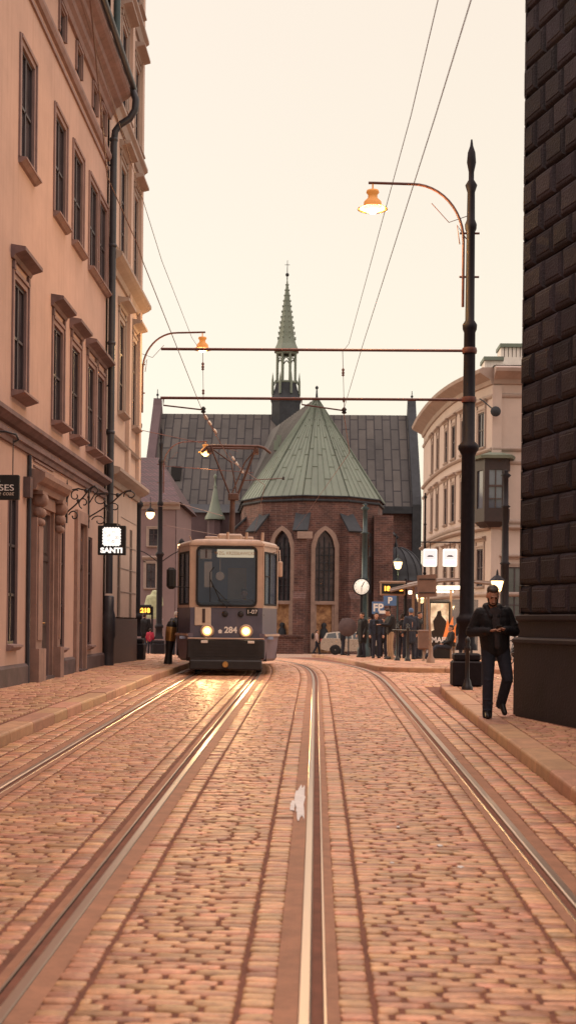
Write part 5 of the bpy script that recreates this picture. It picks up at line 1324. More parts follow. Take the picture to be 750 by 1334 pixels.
# driver
drv = person((TX+.34, TY+.95, WO[TR.name].z+.86-.30), 0, 1.66, dict(knL=(.12, -.40, .62), anL=(.12, -.42, .32), knR=(-.12, -.40, .62), anR=(-.12, -.42, .32), hipL=(.09, 0, .66), hipR=(-.09, 0, .66), ch=(0, 0, 1.0), nk=(0, 0, 1.19), hd=(0, -.03, 1.34), shL=(.18, 0, 1.13), shR=(-.18, 0, 1.13), elL=(.25, -.1, .88), elR=(-.25, -.1, .88), wrL=(.12, -.33, .95), wrR=(-.12, -.33, .95)),
   'navy', 'jeans', 'hair', 'driver in dark uniform seated behind the tram windscreen', seated=True)
mb = MB(); mb.bbox(.1, .58, .78, 1.12, 1.0, 1.1, .03); mb.bbox(.12, .56, 1.1, 1.2, 1.05, 1.6, .03); mb.box(.25, .43, .85, 1.05, .86, 1.0)
mb.build('driver_seat', M['tramdark'], TR, False)

# ------------------------------------------------------------------ catenary / lamp poles
def pole_profile(h, s=1.0):
    P = [(.27, 0), (.27, .44), (.235, .47), (.235, .60), (.20, .66), (.19, .74), (.155, .80), (.15, 1.12), (.19, 1.16), (.195, 1.24), (.15, 1.28), (.132, 1.34), (.125, 4.22), (.15, 4.28), (.19, 4.34), (.19, 4.40), (.115, 4.48), (.105, 6.48), (.13, 6.54), (.135, 6.62), (.085, 6.70), (.078, 8.32), (.105, 8.38), (.11, 8.46), (.075, 8.55), (.07, 9.05), (.11, 9.18), (.05, 9.28), (.05, 9.42), (.085, 9.60), (.07, 9.78), (.03, 9.9), (.015, 10.02)]
    return [(r*s, z*h/10.02) for r, z in P]
def lamp_head(par, c, world=True, s=1.0, light=260, mat='lampglow'):
    c = Vector(c); mb = MB()
    mb.tube([c+Vector((0, 0, .18)), c+Vector((0, 0, .04))], .015*s, 6)
    mb.lathe([(.03, .05), (.11*s, .03), (.12*s, -.01), (.085*s, -.05), (.09*s, -.11), (.16*s, -.18), (.17*s, -.26)], c, 18)
    mb.lathe([(.17*s, -.258), (.27*s, -.305), (.28*s, -.315), (.18*s, -.28)], c, 18)
    o = mb.build('lamp_shade', M['shade'], par, world)
    mb = MB(); mb.ell(c+Vector((0, 0, -.29*s)), .15*s, .15*s, .10*s); mb.build('lamp_globe', M[mat], o, world)
    L = bpy.data.lights.new('lamp_light', 'POINT'); L.energy = light; L.color = (1, .56, .22); L.shadow_soft_size = .12
    lo = bpy.data.objects.new('lamp_light', L); COL.objects.link(lo); lo.parent = o; lo.location = c+Vector((0, 0, -.50*s))-(WO[o.name] if world else Vector())
    return o
def cat_pole(x, y, side, label, dz=0, tall=10.02, lamp=True, mat='pole', reach=1.8, light=260, ls=1.0):
    gz_ = G(x, y); P = empty('street_pole', (x, y, gz_), 0, label, 'street pole', 'iron tram poles with curved lamp arms')
    mb = MB(); pr = pole_profile(tall); mb.lathe(pr[4:], (0, 0, 0), 18); mb.bbox(-.27, .27, -.27, .27, 0, .46, .03); mb.bbox(-.24, .24, -.24, .24, .46, .60, .03)
    mb.build('shaft', M[mat], P, False)
    if lamp:
        s = side; mb = MB(); pts = [(s*.13, -.0, 6.95+dz), (s*.13, 0, 8.15+dz)]
        for k in range(1, 13):
            a = R(90*k/12); pts.append((s*(.13+.95*(1-math.cos(a))), 0, 8.15+dz+1.05*math.sin(a)))
        pts.append((s*reach, 0, 9.22+dz)); pts.append((s*(reach+.08), 0, 9.22+dz)); mb.tube(pts, .026, 8)
        for z in (7.5, 8.3): mb.tube([(s*.2, 0, z), (-s*.16, 0, z)], .02, 6)
        mb.tube([(s*.08, 0, 8.2), (s*.25, 0, 8.45), (s*.20, 0, 8.1)], .012, 5); mb.tube([(s*.06, 0, 8.62), (s*.4, 0, 8.5), (s*.72, 0, 8.85)], .008, 5)
        arm = mb.build('lamp_arm', M['bar'], P, False)
        lamp_head(arm, (s*reach, 0, 9.05+dz), False, light=light, s=ls)
    return P
px_r = at(605, 893, 24).x+.02
PR = cat_pole(px_r, 24, -1, 'tall black street pole at the right kerb bend with a glowing lamp and long crossbars', light=650)
mb = MB()
z1_, z2_ = at(605, 457, 24).z-WO[PR.name].z, at(605, 521, 24).z-WO[PR.name].z
lx = at(210, 457, 24).x-px_r
for z in (z1_, z2_):
    mb.tube([(lx, -.0, z+.0), (-.1, 0, z)], .026, 8); mb.lathe([(.13, -.05), (.14, 0), (.13, .05)], (0, 0, z), 14)
mb.build('crossbar', M['bar'], PR, False)
text('П\n8\n8', .14, M['whitetxt'], PR, (-.07, -.135, 2.2), (1, -.2, 0), (0, 0, 1), False, name='stencilled_number') if False else None
pl = cat_pole(at(177, 862, 36.6).x-.02, 36.6, 1, 'black street pole at the far corner of the left houses with a curved lamp arm', light=260)
p2 = cat_pole(at(207, 848, 57).x, 57, 1, 'slim black street pole on the plaza behind the tram with a lit curved lamp arm', dz=.10, reach=1.95, light=150, ls=1.2)
# P2: lower pair of small arms with lanterns
mb = MB()
for s in (-1, 1):
    pts = [(0, 0, 3.9)]
    for k in range(9):
        a = R(180*k/8*.5); pts.append((s*(.1+.85*math.sin(a)), 0, 4.05+.45*math.sin(a*1.4)))
    mb.tube(pts, .022, 6)
mb.build('side_arm', M['pole'], p2, False)
q = at(237, 712, 56.5)
for (qx, qy) in ((236, 712), (234.5, 705)):
    pass
mb = MB(); q = at(236.5, 712, 57)-WO[p2.name]; mb.lathe([(.03, .35), (.12, .25), (.15, .12), (.13, .1)], q, 12); o = mb.build('lantern_cap', M['pole'], p2, False)
mb = MB(); mb.ell(q, .17, .17, .17); mb.build('lamp_globe', M['bulbw'], o, False)

def lantern_post(x, y, h, label, mat='pole', light=40, s=1.0):
    g_ = G(x, y); P = empty('lantern_post', (x, y, g_), 0, label, 'street lamp')
    mb = MB(); mb.lathe([(.14, 0), (.14, .3), (.09, .4), (.06, .9), (.08, .95), (.05, 1.0), (.04, h-.5), (.07, h-.45), (.05, h-.4)], (0, 0, 0), 12); mb.build('shaft', M[mat], P, False)
    mb = MB(); mb.lathe([(.05, h-.42), (.14*s, h-.36), (.22*s, h-.04)], (0, 0, 0), 6, smooth=False); gl = mb.build('lantern_glass', M['bulbw'], P, False)
    mb = MB(); mb.lathe([(.28*s, h-.04), (.26*s, h+.0), (.12*s, h+.12), (.05*s, h+.16), (.03, h+.3), (.005, h+.36)], (0, 0, 0), 6, smooth=False); mb.build('lantern_cap', M[mat], P, False)
    if light:
        L = bpy.data.lights.new('lamp_light', 'POINT'); L.energy = light; L.color = (1, .6, .26); L.shadow_soft_size = .1
        lo = bpy.data.objects.new('lamp_light', L); COL.objects.link(lo); lo.parent = gl; lo.location = (0, 0, h-.75)
    return P
q = at(518, 735, 66); lantern_post(q.x, 66, q.z-G(q.x, 66)+.15, 'slim green lantern post in front of the domed chapel', 'pole_g')
q = at(548, 781, 56); lantern_post(q.x, 56, q.z-G(q.x, 56)+.25, 'glowing lantern post behind the square sign board of the stop')
q = at(647, 765, 44); lantern_post(q.x, 44, q.z-G(q.x, 44)+.25, 'bright lantern right behind the walking man', light=150, s=.95)
# hanging lantern left
q = at(196, 669, 48); HLp = empty('hanging_lantern', q, 0, 'glowing lantern hanging from a wire above the left pavement', 'lamp')
mb = MB(); mb.lathe([(.02, .4), (.03, .22), (.13, .16), (.16, .05), (.15, .04)], (0, 0, 0), 12); mb.tube([(0, 0, .3), (0, 0, .6)], .01, 5); mb.build('lantern_cap', M['pole'], HLp, False)
mb = MB(); mb.lathe([(.15, .04), (.16, -.03), (.11, -.14), (.03, -.2)], (0, 0, 0), 14); mb.build('lamp_globe', M['bulbw'], HLp, False)

# teal column pole with clock
def slim_pole(x, y, top, label, mat='pole_g', r=.09):
    g_ = G(x, y); P = empty('iron_pole', (x, y, g_), 0, label, 'pole'); h = top-g_
    mb = MB(); mb.lathe([(r*2.1, 0), (r*2.1, .35), (r*1.6, .42), (r*1.5, 1.0), (r*1.8, 1.06), (r*1.2, 1.15), (r*1.1, h*.5), (r*1.5, h*.5+.05), (r, h*.5+.12), (r*.85, h*.8), (r*1.4, h*.8+.05), (r*.8, h*.8+.1), (r*.7, h-.3), (r*1.5, h-.2), (r*.4, h-.1), (r*.9, h-.04), (0.01, h)], (0, 0, 0), 14)
    mb.build('shaft', M[mat], P, False); return P
slim_pole(at(473.5, 855, 54.5).x, 54.5, at(473, 656, 54.5).z, 'tall green iron pole behind the clock', r=.13)
slim_pole(at(480.5, 855, 60).x, 60, at(480, 695, 60).z, 'thinner dark pole just right of the clock pole', 'pole', .07)
slim_pole(at(656.5, 800, 47).x, 47, at(657, 612, 47).z, 'dark iron pole before the oriel of the cream building', 'pole', .13)
slim_pole(at(552, 800, 62).x, 62, at(553, 642, 62).z, 'thin black pole at the left end of the cream building', 'pole', .06)
q = at(470.6, 764.5, 52); CK = empty('street_clock', (q.x, 52, G(q.x, 52)), 0, 'round lit street clock on a dark post at the stop', 'clock'); hh = q.z-WO[CK.name].z
mb = MB(); mb.lathe([(.12, 0), (.12, .3), (.07, .4), (.045, 1.0), (.045, hh-.33)], (0, 0, 0), 12); mb.build('post', M['pole'], CK, False)
mb = MB(); mb.lathe([(.30, .09), (.345, .08), (.345, -.08), (.32, -.10), (.30, -.085)], (0, 0, hh), 28, axis='y'); cs = mb.build('clock_case', M['pole'], CK, False)
mb = MB(); mb.lathe([(.305, -.06), (.305, -.085), (.0, -.087)], (0, 0, hh), 28, axis='y'); mb.build('dial', M['ivory'], cs, False)
mb = MB(); mb.obox((0, -.094, hh-.08), (.012, 0, 0), (0, .002, 0), (0, 0, .12)); mb.obox((.05, -.094, hh+.09), (.014, 0, -.008), (0, .002, 0), (.05, 0, .1)); mb.build('clock_hand', M['black'], cs, False)
for k in range(12):
    mb = MB(); a = R(30*k); mb.obox((.25*math.sin(a), -.092, hh+.25*math.cos(a)), (.007*math.cos(a), 0, -.007*math.sin(a)), (0, .002, 0), (.025*math.sin(a), 0, .025*math.cos(a)))
    mb.build('hour_mark', M['black'], cs, False)

# ------------------------------------------------------------------ tram stop furniture
def signpost(x, y, h, label, cat='sign', name='sign_post', r=.03, mat='pole'):
    g_ = G(x, y); P = empty(name, (x, y, g_), 0, label, cat); mb = MB(); mb.lathe([(.09, 0), (.08, .04), (r, .08), (r, h)], (0, 0, 0), 10); mb.build('post', M[mat], P, False); return P
# round sign seen from behind
x, y, _ = stand(453.5, 60); P = signpost(x, y, at(453, 806, 60).z-_, 'round traffic sign seen from behind, in front of the silver car')
zc = at(450, 817, 60).z-_; mb = MB(); mb.lathe([(.02, -.05), (.42, -.045), (.43, -.03), (.02, -.025)], (-.05, 0, zc), 24, axis='y'); mb.build('sign_plate', M['plinth_l'], P, False)
# LED departure board
x, y, g_ = stand(527, 50); zt_ = at(510, 757, 50).z-g_; zb_ = at(510, 776, 50).z-g_
P = empty('departure_board', (x, y, g_), 0, 'departure board with orange digits above the waiting people', 'display board'); mb = MB(); mb.lathe([(.1, 0), (.1, .2), (.06, .25), (.055, zt_+.1)], (0, 0, 0), 10); mb.build('post', M['pole'], P, False)
xl_ = at(495, 766, 50).x-x; mb = MB(); mb.bbox(xl_, -.02, -.12, .12, zb_, zt_, .03); mb.bbox(xl_-.03, .0, -.14, .14, zt_-.08, zt_, .02); cse = mb.build('display_case', M['tan'], P, False)
mb = MB(); mb.box(xl_+.05, -.08, -.125, -.12, zb_+.07, zt_-.1); sc2 = mb.build('display_screen', M['black'], cse, False)
for tx_s, fx_ in (('18', .75), ('2', .18)): text(tx_s, .24, M['led'], sc2, (xl_*fx_, -.13, (zb_+zt_)/2-.02), (1, 0, 0), (0, 0, 1), False, name='led_digits', bold=.012)
# parking signs
for (a, b, c, d, Y, s, lb) in ((499, 516, 776, 789, 58, 'P', 'blue P parking sign under the departure board'), (484, 500, 784, 800, 57, 'FP', 'blue sign with white letters left of the parking sign')):
    pa_, pb_ = at(a, d, Y), at(b, c, Y); xm_ = (pa_.x+pb_.x)/2; P = signpost(xm_, Y, pb_.z-G(xm_, Y), lb); g_ = G(xm_, Y)
    mb = MB(); mb.bbox(pa_.x-xm_, pb_.x-xm_, -.06, -.03, pa_.z-g_, pb_.z-g_, .01); o = mb.build('sign_plate', M['bluesign'], P, False)
    text(s, .5*(pb_.z-pa_.z)*1.7, M['whitetxt'], o, (0, -.065, (pa_.z+pb_.z)/2-g_), (1, 0, 0), (0, 0, 1), False, bold=.015)
    if s == 'FP': mb = MB(); mb.box(.05, pb_.x-xm_+.25, -.075, -.065, pa_.z-g_+.03, pa_.z-g_+.16); mb.build('supplementary_plate', M['whitetxt'], P, False)
# railing (two posts, one bar)
x1, y1, g1 = stand(517, 42.5); x2, y2, g2 = stand(530.5, 41.6)
P = empty('guard_rail', (x1, y1, g1), 0, 'short black guard rail with round finials at the island edge', 'railing')
for (xx, yy) in ((0, 0), (x2-x1, y2-y1)):
    mb = MB(); mb.lathe([(.10, 0), (.10, .06), (.06, .12), (.04, .2), (.035, 1.0), (.055, 1.04), (.055, 1.08), (.03, 1.1), (.05, 1.16), (.01, 1.22)], (xx, yy, 0), 12); mb.build('rail_post', M['iron'], P, False)
mb = MB(); mb.tube([(-.15, .1, 1.0), (x2-x1+.1, y2-y1, 1.0)], .02, 6); mb.tube([(0, 0, .98), (.9, 1.6, .98)], .02, 6); mb.build('rail_bar', M['iron'], P, False)
# square board on a tall leaning post
x, y, g_ = stand(560.5, 38.5); P = empty('stop_board', (x, y, g_), 0, 'square brown board seen from behind on a tall post at the island edge', 'sign')
zt_ = at(555, 746, 38.5).z-g_; tx = at(555.5, 760, 38.5).x-x
mb = MB(); mb.lathe([(.13, 0), (.12, .12), (.07, .2), (.06, .5)], (0, 0, 0), 12); mb.tube([(0, 0, .4), (-.02, 0, .9), (tx, .0, zt_-.1)], .035, 8); mb.build('post', M['tan'], P, False)
a, b = at(543, 778, 38.5), at(568, 749, 38.5); wv = Vector((b.x-a.x, 0, .05)); mb = MB(); c_ = Vector(((a.x+b.x)/2-x, -.05, (a.z+b.z)/2-g_)); mb.obox(c_, wv*.5, (0, .015, 0), (-.01, 0, (b.z-a.z)/2))
bd = mb.build('board', M['brown'], P, False)
mb = MB(); 
for dz in (-.2, .2): mb.obox(c_+Vector((0, -.025, dz)), (wv.x*.42, 0, 0), (0, .01, 0), (0, 0, .015))
mb.build('batten', M['iron'], bd, False)
# litter bin
x, y, g_ = stand(551.5, 41.5); P = empty('litter_bin', (x, y, g_), 0, 'tan litter bin on a post beside the square board', 'bin')
mb = MB(); mb.lathe([(.08, 0), (.04, .06), (.035, .95)], (0, 0, 0), 10); mb.build('post', M['tan'], P, False); mb = MB(); mb.bbox(-.19, .19, -.16, .16, .38, 1.0, .04); mb.box(-.20, .20, -.17, .17, .94, .97); mb.build('bin_body', M['brown'], P, False)
# shelter
ys_ = 50; a = at(516, 800, ys_); b = at(600, 800, ys_); g_ = G(a.x, ys_)
SH = empty('tram_shelter', (a.x, ys_, g_), 0, 'lit tram shelter with a curved canopy and glass walls on the island', 'shelter'); W = b.x-a.x+1.4
h1 = at(560, 757, ys_).z-g_; h0_ = at(516, 771, ys_).z-g_
def canx(t): return t*W
mb = MB(); V = []; n = 12
for i in range(n+1):
    t = i/n; z = h0_+(h1-h0_)*math.sin(min(t*1.5, 1)*math.pi/2) if t < .67 else h1-(t-.67)*.9*(h1-h0_)
    V += [(canx(t)-.3, -1.0, z), (canx(t)-.3, 1.6, z+.1), (canx(t)-.3, -1.0, z+.09), (canx(t)-.3, 1.6, z+.19)]
Fc = []
for i in range(n):
    k = i*4; Fc += [(k, k+1, k+5, k+4), (k+2, k+3, k+7, k+6), (k, k+2, k+6, k+4), (k+1, k+3, k+7, k+5)]
Fc += [(0, 1, 3, 2), (n*4, n*4+1, n*4+3, n*4+2)]
mb.add(V, Fc); mb.tube([V[i*4] for i in range(n+1)], .06, 6); mb.build('canopy', M['canopy'], SH, False)
for px in (527.5, 537, 545, 552.5, 586, 604):
    xx = at(px, 850, ys_).x-a.x; mb = MB(); mb.box(xx-.045, xx+.045, -.05, .05, 0, h1-.12); mb.build('upright', M['tan'] if px != 527.5 else M['pole'], SH, False)
mb = MB(); mb.box(at(527, 850, ys_).x-a.x, W-.6, 1.2, 1.23, .3, 2.3); mb.build('glass_wall', M['shelterglass'], SH, False)
for j, (px0_, px1_, py_z) in enumerate(((568, 600, 765.5), (568, 592, 770.5), (534, 541, 771))):
    q0, q1 = at(px0_, py_z, ys_-.4), at(px1_, py_z, ys_-.4); mb = MB(); mb.tube([(q0.x-a.x, -.4+j*.5, q0.z-g_), (q1.x-a.x, -.4+j*.5, q1.z-g_)], .07 if j != 1 else .04, 8); mb.build('tube_lamp', M['tube'], SH, False)
L = bpy.data.lights.new('shelter_light', 'AREA'); L.energy = 60; L.size = 2.5; L.color = (1, .75, .48); lo = bpy.data.objects.new('shelter_light', L); COL.objects.link(lo); lo.parent = SH; lo.location = (2.4, .2, h1-.35)
mb = MB(); 
xx0, xx1 = at(560, 850, ys_).x-a.x, at(598, 850, ys_).x-a.x; mb.box(xx0, xx1, .75, 1.15, .42, .48); mb.box(xx0+.1, xx0+.16, .8, 1.1, 0, .42); mb.box(xx1-.16, xx1-.1, .8, 1.1, 0, .42); mb.build('seat', M['tan'], SH, False)
# poster case
a_, b_ = at(560, 842, 49.2), at(584, 786, 49.2); g2_ = G(a_.x, 49.2)
PC = empty('poster_case', ((a_.x+b_.x)/2, 49.2, g2_), 0, 'backlit poster case in the shelter showing a dark figure and flames', 'poster'); hw = (b_.x-a_.x)/2; za, zb2 = a_.z-g2_, b_.z-g2_
mb = MB(); mb.bbox(-hw-.07, hw+.07, 0, .2, 0.02, zb2+.08, .02); mb.build('poster_frame', M['black'], PC, False)
mb = MB(); mb.box(-hw, hw, -.012, -.004, za, zb2); pst = mb.build('poster', M['poster'], PC, False)
mb = MB(); mb.prism([(-.42, za), (-.45, za+.5), (-.2, za+.62), (-.25, za+.95), (-.12, za+1.15), (-.08, za+1.32), (.04, za+1.35), (.08, za+1.15), (.25, za+.95), (.28, za+.6), (.6, za+.3), (.6, za)], lambda p, q, t: (p, -.014-.004*t, q)); mb.build('printed_figure', M['hair'], pst, False)
mb = MB(); mb.prism([(.12, za+.3), (.62, za+.15), (.66, za+.9), (.52, za+.7), (.5, za+1.15), (.36, za+.8), (.3, za+1.05), (.2, za+.6)], lambda p, q, t: (p, -.020-.002*t, q)); mb.build('printed_flame', M['flame'], pst, False)
text('MAFIE', .27, M['whitetxt'], pst, (0.05, -.026, za+.24), (1, 0, 0), (0, 0, 1), False, bold=.012)
mb = MB(); 
# two stop signs
q = at(553, 720, 46.5)
for (a0, a1, lb) in ((551, 569, 'left lit tram stop sign hanging above the shelter'), (576.5, 595, 'right lit tram stop sign hanging above the shelter')):
    pa_, pb_ = at(a0, 738, 46), at(a1, 715, 46); w2 = (pb_.x-pa_.x)/2; h2 = (pb_.z-pa_.z)
    S = empty('stop_sign', ((pa_.x+pb_.x)/2, 46, pa_.z), 0, lb, 'sign', 'lit tram stop signs')
    mb = MB(); mb.prism(rrect(-w2, w2, 0, h2, .05), lambda p, q_, t: (p, .12*t, q_)); mb.build('sign_case', M['signwhite'], S, False)
    mb = MB(); mb.box(-w2+.04, w2-.04, -.006, -.001, .05, h2*.38); mb.build('lower_panel', M['signlav'], S, False)
    mb = MB(); mb.box(-w2+.04, w2-.04, -.006, -.001, h2*.39, h2-.05); fce = mb.build('sign_face', M['signface'], S, False)
    mb = MB(); mb.box(-w2*.45, w2*.45, -.012, -.006, h2*.55, h2*.60); mb.box(-w2*.30, w2*.30, -.011, -.006, h2*.60, h2*.635); mb.build('tram_pictogram', M['black'], fce, False)
    mb = MB(); mb.tube([(0, .06, h2), (0, .06, h2+.25)], .015, 5); mb.build('hanger', M['pole'], S, False)
qa = at(552, 706, 46); qb = at(600, 707, 46); gg = G(qb.x+.4, 46)
P = empty('sign_gantry', (qb.x+.4, 46, gg), 0, 'thin post with a cross arm carrying the two lit stop signs', 'post'); mb = MB(); mb.lathe([(.1, 0), (.05, .1), (.045, qa.z-gg+.1)], (0, 0, 0), 10); mb.tube([(qa.x-qb.x-.5, .06, qa.z-gg), (0, .06, qa.z-gg)], .025, 6); mb.build('post', M['pole'], P, False)
# bollards
def bollard(px, Y, label, h=.95, grp='black iron bollards'):
    x, y, g_ = stand(px, Y); P = empty('bollard', (x, y, g_), 0, label, 'bollard', grp)
    mb = MB(); mb.lathe([(.10, 0), (.10, .05), (.075, .08), (.06, .16), (.038, .2), (.034, h-.25), (.055, h-.23), (.055, h-.18), (.035, h-.15), (.05, h-.08), (.035, h-.02), (.005, h)], (0, 0, 0), 14); mb.build('post', M['iron'], P, False)
bollard(608.5, 22.9, 'black iron bollard in front of the base of the tall right pole', .93)
bollard(560, 40.3, 'black iron bollard close to the square board post', .9)
x, y, g_ = stand(219, 32.5)
x = min(x, kl(32.5)-.35)
P = empty('guard_post', (x, 32.5, g_), 0, 'leaning dark guard post with a shiny plate between left pavement and tram', 'bollard')
mb = MB(); mb.lathe([(.11, 0), (.10, .1), (.085, .3), (.12, .6), (.13, .95), (.10, 1.05), (.02, 1.1)], (0, 0, 0), 14); mb.build('post', M['iron'], P, False)
mb = MB(); mb.lathe([(.128, .58), (.138, .75), (.137, .92), (.130, .93)], (0, 0, 0), 14); mb.build('reflective_band', M['brass'], P, False); P.rotation_euler = (0, R(5), 0)
# left far: LED strip, statue, traffic light
q0, q1 = at(180, 801, 64), at(196, 790, 64); g_ = G((q0.x+q1.x)/2, 64)
P = empty('departure_board', ((q0.x+q1.x)/2, 64, g_), 0, 'small departure board with yellow digits behind the man and child on the left', 'display board'); w2 = (q1.x-q0.x)/2
mb = MB(); mb.tube([(w2+.1, 0, 0), (w2+.1, 0, q1.z-g_)], .05, 8); mb.build('post', M['pole'], P, False); mb = MB(); mb.bbox(-w2, w2+.05, -.1, .1, q0.z-g_, q1.z-g_+.08, .02); cse = mb.build('display_case', M['black'], P, False)
text('2218', .3, M['led'], cse, (0, -.11, (q0.z+q1.z)/2-g_), (1, 0, 0), (0, 0, 1), False, name='led_text', bold=.012)
q = at(201, 812, 68); g_ = G(q.x, 68); zt_ = at(201, 768, 68).z-g_
ST = empty('statue', (q.x, 68, g_), 0, 'pale greenish stone figure on a plinth before the mauve house', 'statue')
mb = MB(); mb.bbox(-.45, .45, -.4, .4, 0, 1.9, .06); mb.build('pedestal', M['plaster_m'], ST, False)
mb = MB(); mb.caps((0, 0, 2.0), (0, 0, 2.9), .42, .34); mb.caps((0, 0, 2.9), (.02, 0, 3.2), .34, .2); mb.ell((.05, -.03, zt_-.25), .17, .18, .23); mb.caps((-.3, 0, 3.0), (-.42, -.2, 2.5), .13, .1); mb.caps((.3, 0, 3.0), (.4, -.25, 2.6), .13, .1); mobj('figure', remesh(mb, .04, 2), M['statue'], ST)

# ------------------------------------------------------------------ hanging shop signs and wrought brackets (left)
def spiral(cx, cz, r0, r1, a0, a1, n=22):
    return [(cx+(r0+(r1-r0)*i/n)*math.cos(R(a0+(a1-a0)*i/n)), cz+(r0+(r1-r0)*i/n)*math.sin(R(a0+(a1-a0)*i/n))) for i in range(n+1)]
def bracket(x0, y, z0, W, H, par):
    """wrought scrolls in the x-z plane; wall at x0, reaching W out, H tall"""
    mb = MB(); T = lambda P: [(x0+a*W, y, z0+b*H) for a, b in P]
    mb.tube(T([(.0, -.05), (.0, 1.0)]), .018, 6); mb.tube(T([(-.05, .15), (.02, .15)]), .03, 6); mb.tube(T([(-.05, .8), (.02, .8)]), .03, 6)
    mb.tube(T([(.0, .25), (.25, .45), (.5, .68), (.68, .9)]), .017, 6)
    S = [spiral(.22, .15, .16, .04, 170, -190), spiral(.26, .72, .17, .05, 60, 400), spiral(.52, .52, .17, .05, 250, -110), spiral(.86, .86, .14, .04, 200, -170)]
    for P in S: mb.tube(T(P), .014, 6)
    mb.tube(T([(.0, .62), (.12, .88), (.35, .92), (.62, .86), (.76, .97), (.88, 1.0)]), .015, 6); mb.lathe([(.02, -.02), (.05, 0), (.02, .02)], (x0+.6*W, y, z0+.86*H), 8, axis='y'); mb.lathe([(.02, -.02), (.04, 0), (.02, .02)], (x0+.35*W, y, z0+.58*H), 8, axis='y')
    return mb.build('bracket', M['iron'], par, False)
# SANTI
ys1 = 28.4; a, b = at(128, 723, ys1), at(164.5, 685, ys1)
S1 = empty('hanging_sign', (-4.97, ys1, a.z), 0, 'square black shop sign reading SANTI with a white scalloped emblem', 'shop sign')
x0, x1 = a.x+4.97, b.x+4.97; hS = b.z-a.z
mb = MB(); mb.bbox(x0, x1, -.06, .06, 0, hS, .012); mb.box(x0+.12, x1-.2, -.05, .05, hS, hS+.05); br_ = mb.build('sign_box', M['black'], S1, False)
mb = MB(); cx_, cz_, hw, hh_ = (x0+x1)/2-.0, hS*.62, (x1-x0)*.31, hS*.30; P = []
for side_ in range(4):
    for k in range(6):
        t = k/6
        for dt, bu in ((0, 0), (.5/6, .018)):
            tt_ = t+dt; u_, v_ = [(-1+2*tt_, -1), (1, -1+2*tt_), (1-2*tt_, 1), (-1, 1-2*tt_)][side_]
            nx_, nz_ = [(0, -1), (1, 0), (0, 1), (-1, 0)][side_]; rr2 = .93 if abs(abs(u_)-1) < .05 and abs(abs(v_)-1) < .05 else 1
            P.append((cx_+u_*hw*rr2+nx_*bu, cz_+v_*hh_*rr2+nz_*bu))
mb.prism(P, lambda p, q_, t: (p, -.062-.006*t, q_)); em = mb.build('emblem', M['signwhite'], br_, False)
mb = MB(); random.seed(3)
for k in range(9):
    cx2, cz2 = cx_+random.uniform(-.7, .7)*hw, cz_+random.uniform(-.7, .7)*hh_; mb.tube([(p, -.070, q_) for p, q_ in spiral(cx2, cz2, .035, .01, k*40, k*40+300, 10)], .0035, 4)
mb.build('emblem_ornament', M['cream'], em, False)
text('SANTI', .15, M['signwhite'], br_, (cx_, -.066, hS*.15), (1, 0, 0), (0, 0, 1), False, bold=.008, xs=1.16)
bracket(0, 0, hS-.02, 1.05, 1.15-.35, S1)
for xx in (x0+.25, x1-.18): mb = MB(); mb.tube([(xx, 0, hS+.03), (xx, 0, hS+.46)], .008, 5); mb.build('chain', M['iron'], S1, False)
# empty bracket
a, b = at(80, 679, 25.9), at(130, 633, 25.9)
S2 = empty('wall_bracket', (-4.97, 25.9, a.z), 0, 'empty wrought iron scroll bracket between the carved doorway and the SANTI sign', 'bracket'); bracket(0, 0, 0, b.x+4.97, b.z-a.z, S2)
mb = MB(); mb.tube([(0, 0, b.z-a.z), (0, 0, b.z-a.z+.12)], [.02, .004], 6); mb.build('finial', M['iron'], S2, False)
# left cropped sign
ys3 = 17.2; a, b = at(-30, 651, ys3), at(26, 619, ys3); gx = at(18, 570, ys3)
S3 = empty('hanging_sign', (-4.97, ys3, a.z), 0, 'black shop sign cut by the left edge, letters RSES, hanging on a chain', 'shop sign')
x0, x1 = a.x+4.97, b.x+4.97; hS = b.z-a.z; x0 = max(x0, .08)
mb = MB(); mb.bbox(x0, x1, -.04, .04, 0, hS, .008); o = mb.build('sign_board', M['black'], S3, False)
text('RSES', .115, M['whitetxt'], o, (x1-.06, -.046, hS*.47), (1, 0, 0), (0, 0, 1), False, align='RIGHT', xs=1.25)
text('~ the coat', .085, M['cream'], o, (x1-.06, -.046, hS*.25), (1, 0, 0), (.2, 0, 1), False, align='RIGHT', name='script_lettering')
text('A', .10, M['whitetxt'], o, (x1-.28, -.046, hS*.80), (1, 0, 0), (0, 0, 1), False)
zc = gx.z-a.z
for xx in (x1-.09, x0+.15): mb = MB(); mb.tube([(xx, 0, hS), (xx, 0, zc-.02)], .007, 5); mb.build('chain', M['iron'], S3, False)
mb = MB(); mb.tube([(0, 0, zc+.06), (.5, 0, zc+.08), (x1-.2, 0, zc+.08), (x1-.05, 0, zc+.04), (x1-.02, 0, zc-.03), (x1-.08, 0, zc-.06)], .016, 6); mb.tube([(p, 0, q_) for p, q_ in spiral(.4, zc+.2, .2, .05, 200, 560)], .014, 6); mb.tube([(0, 0, zc-.3), (.3, 0, zc-.05), (.6, 0, zc+.07)], .016, 6); mb.build('bracket', M['iron'], S3, False)

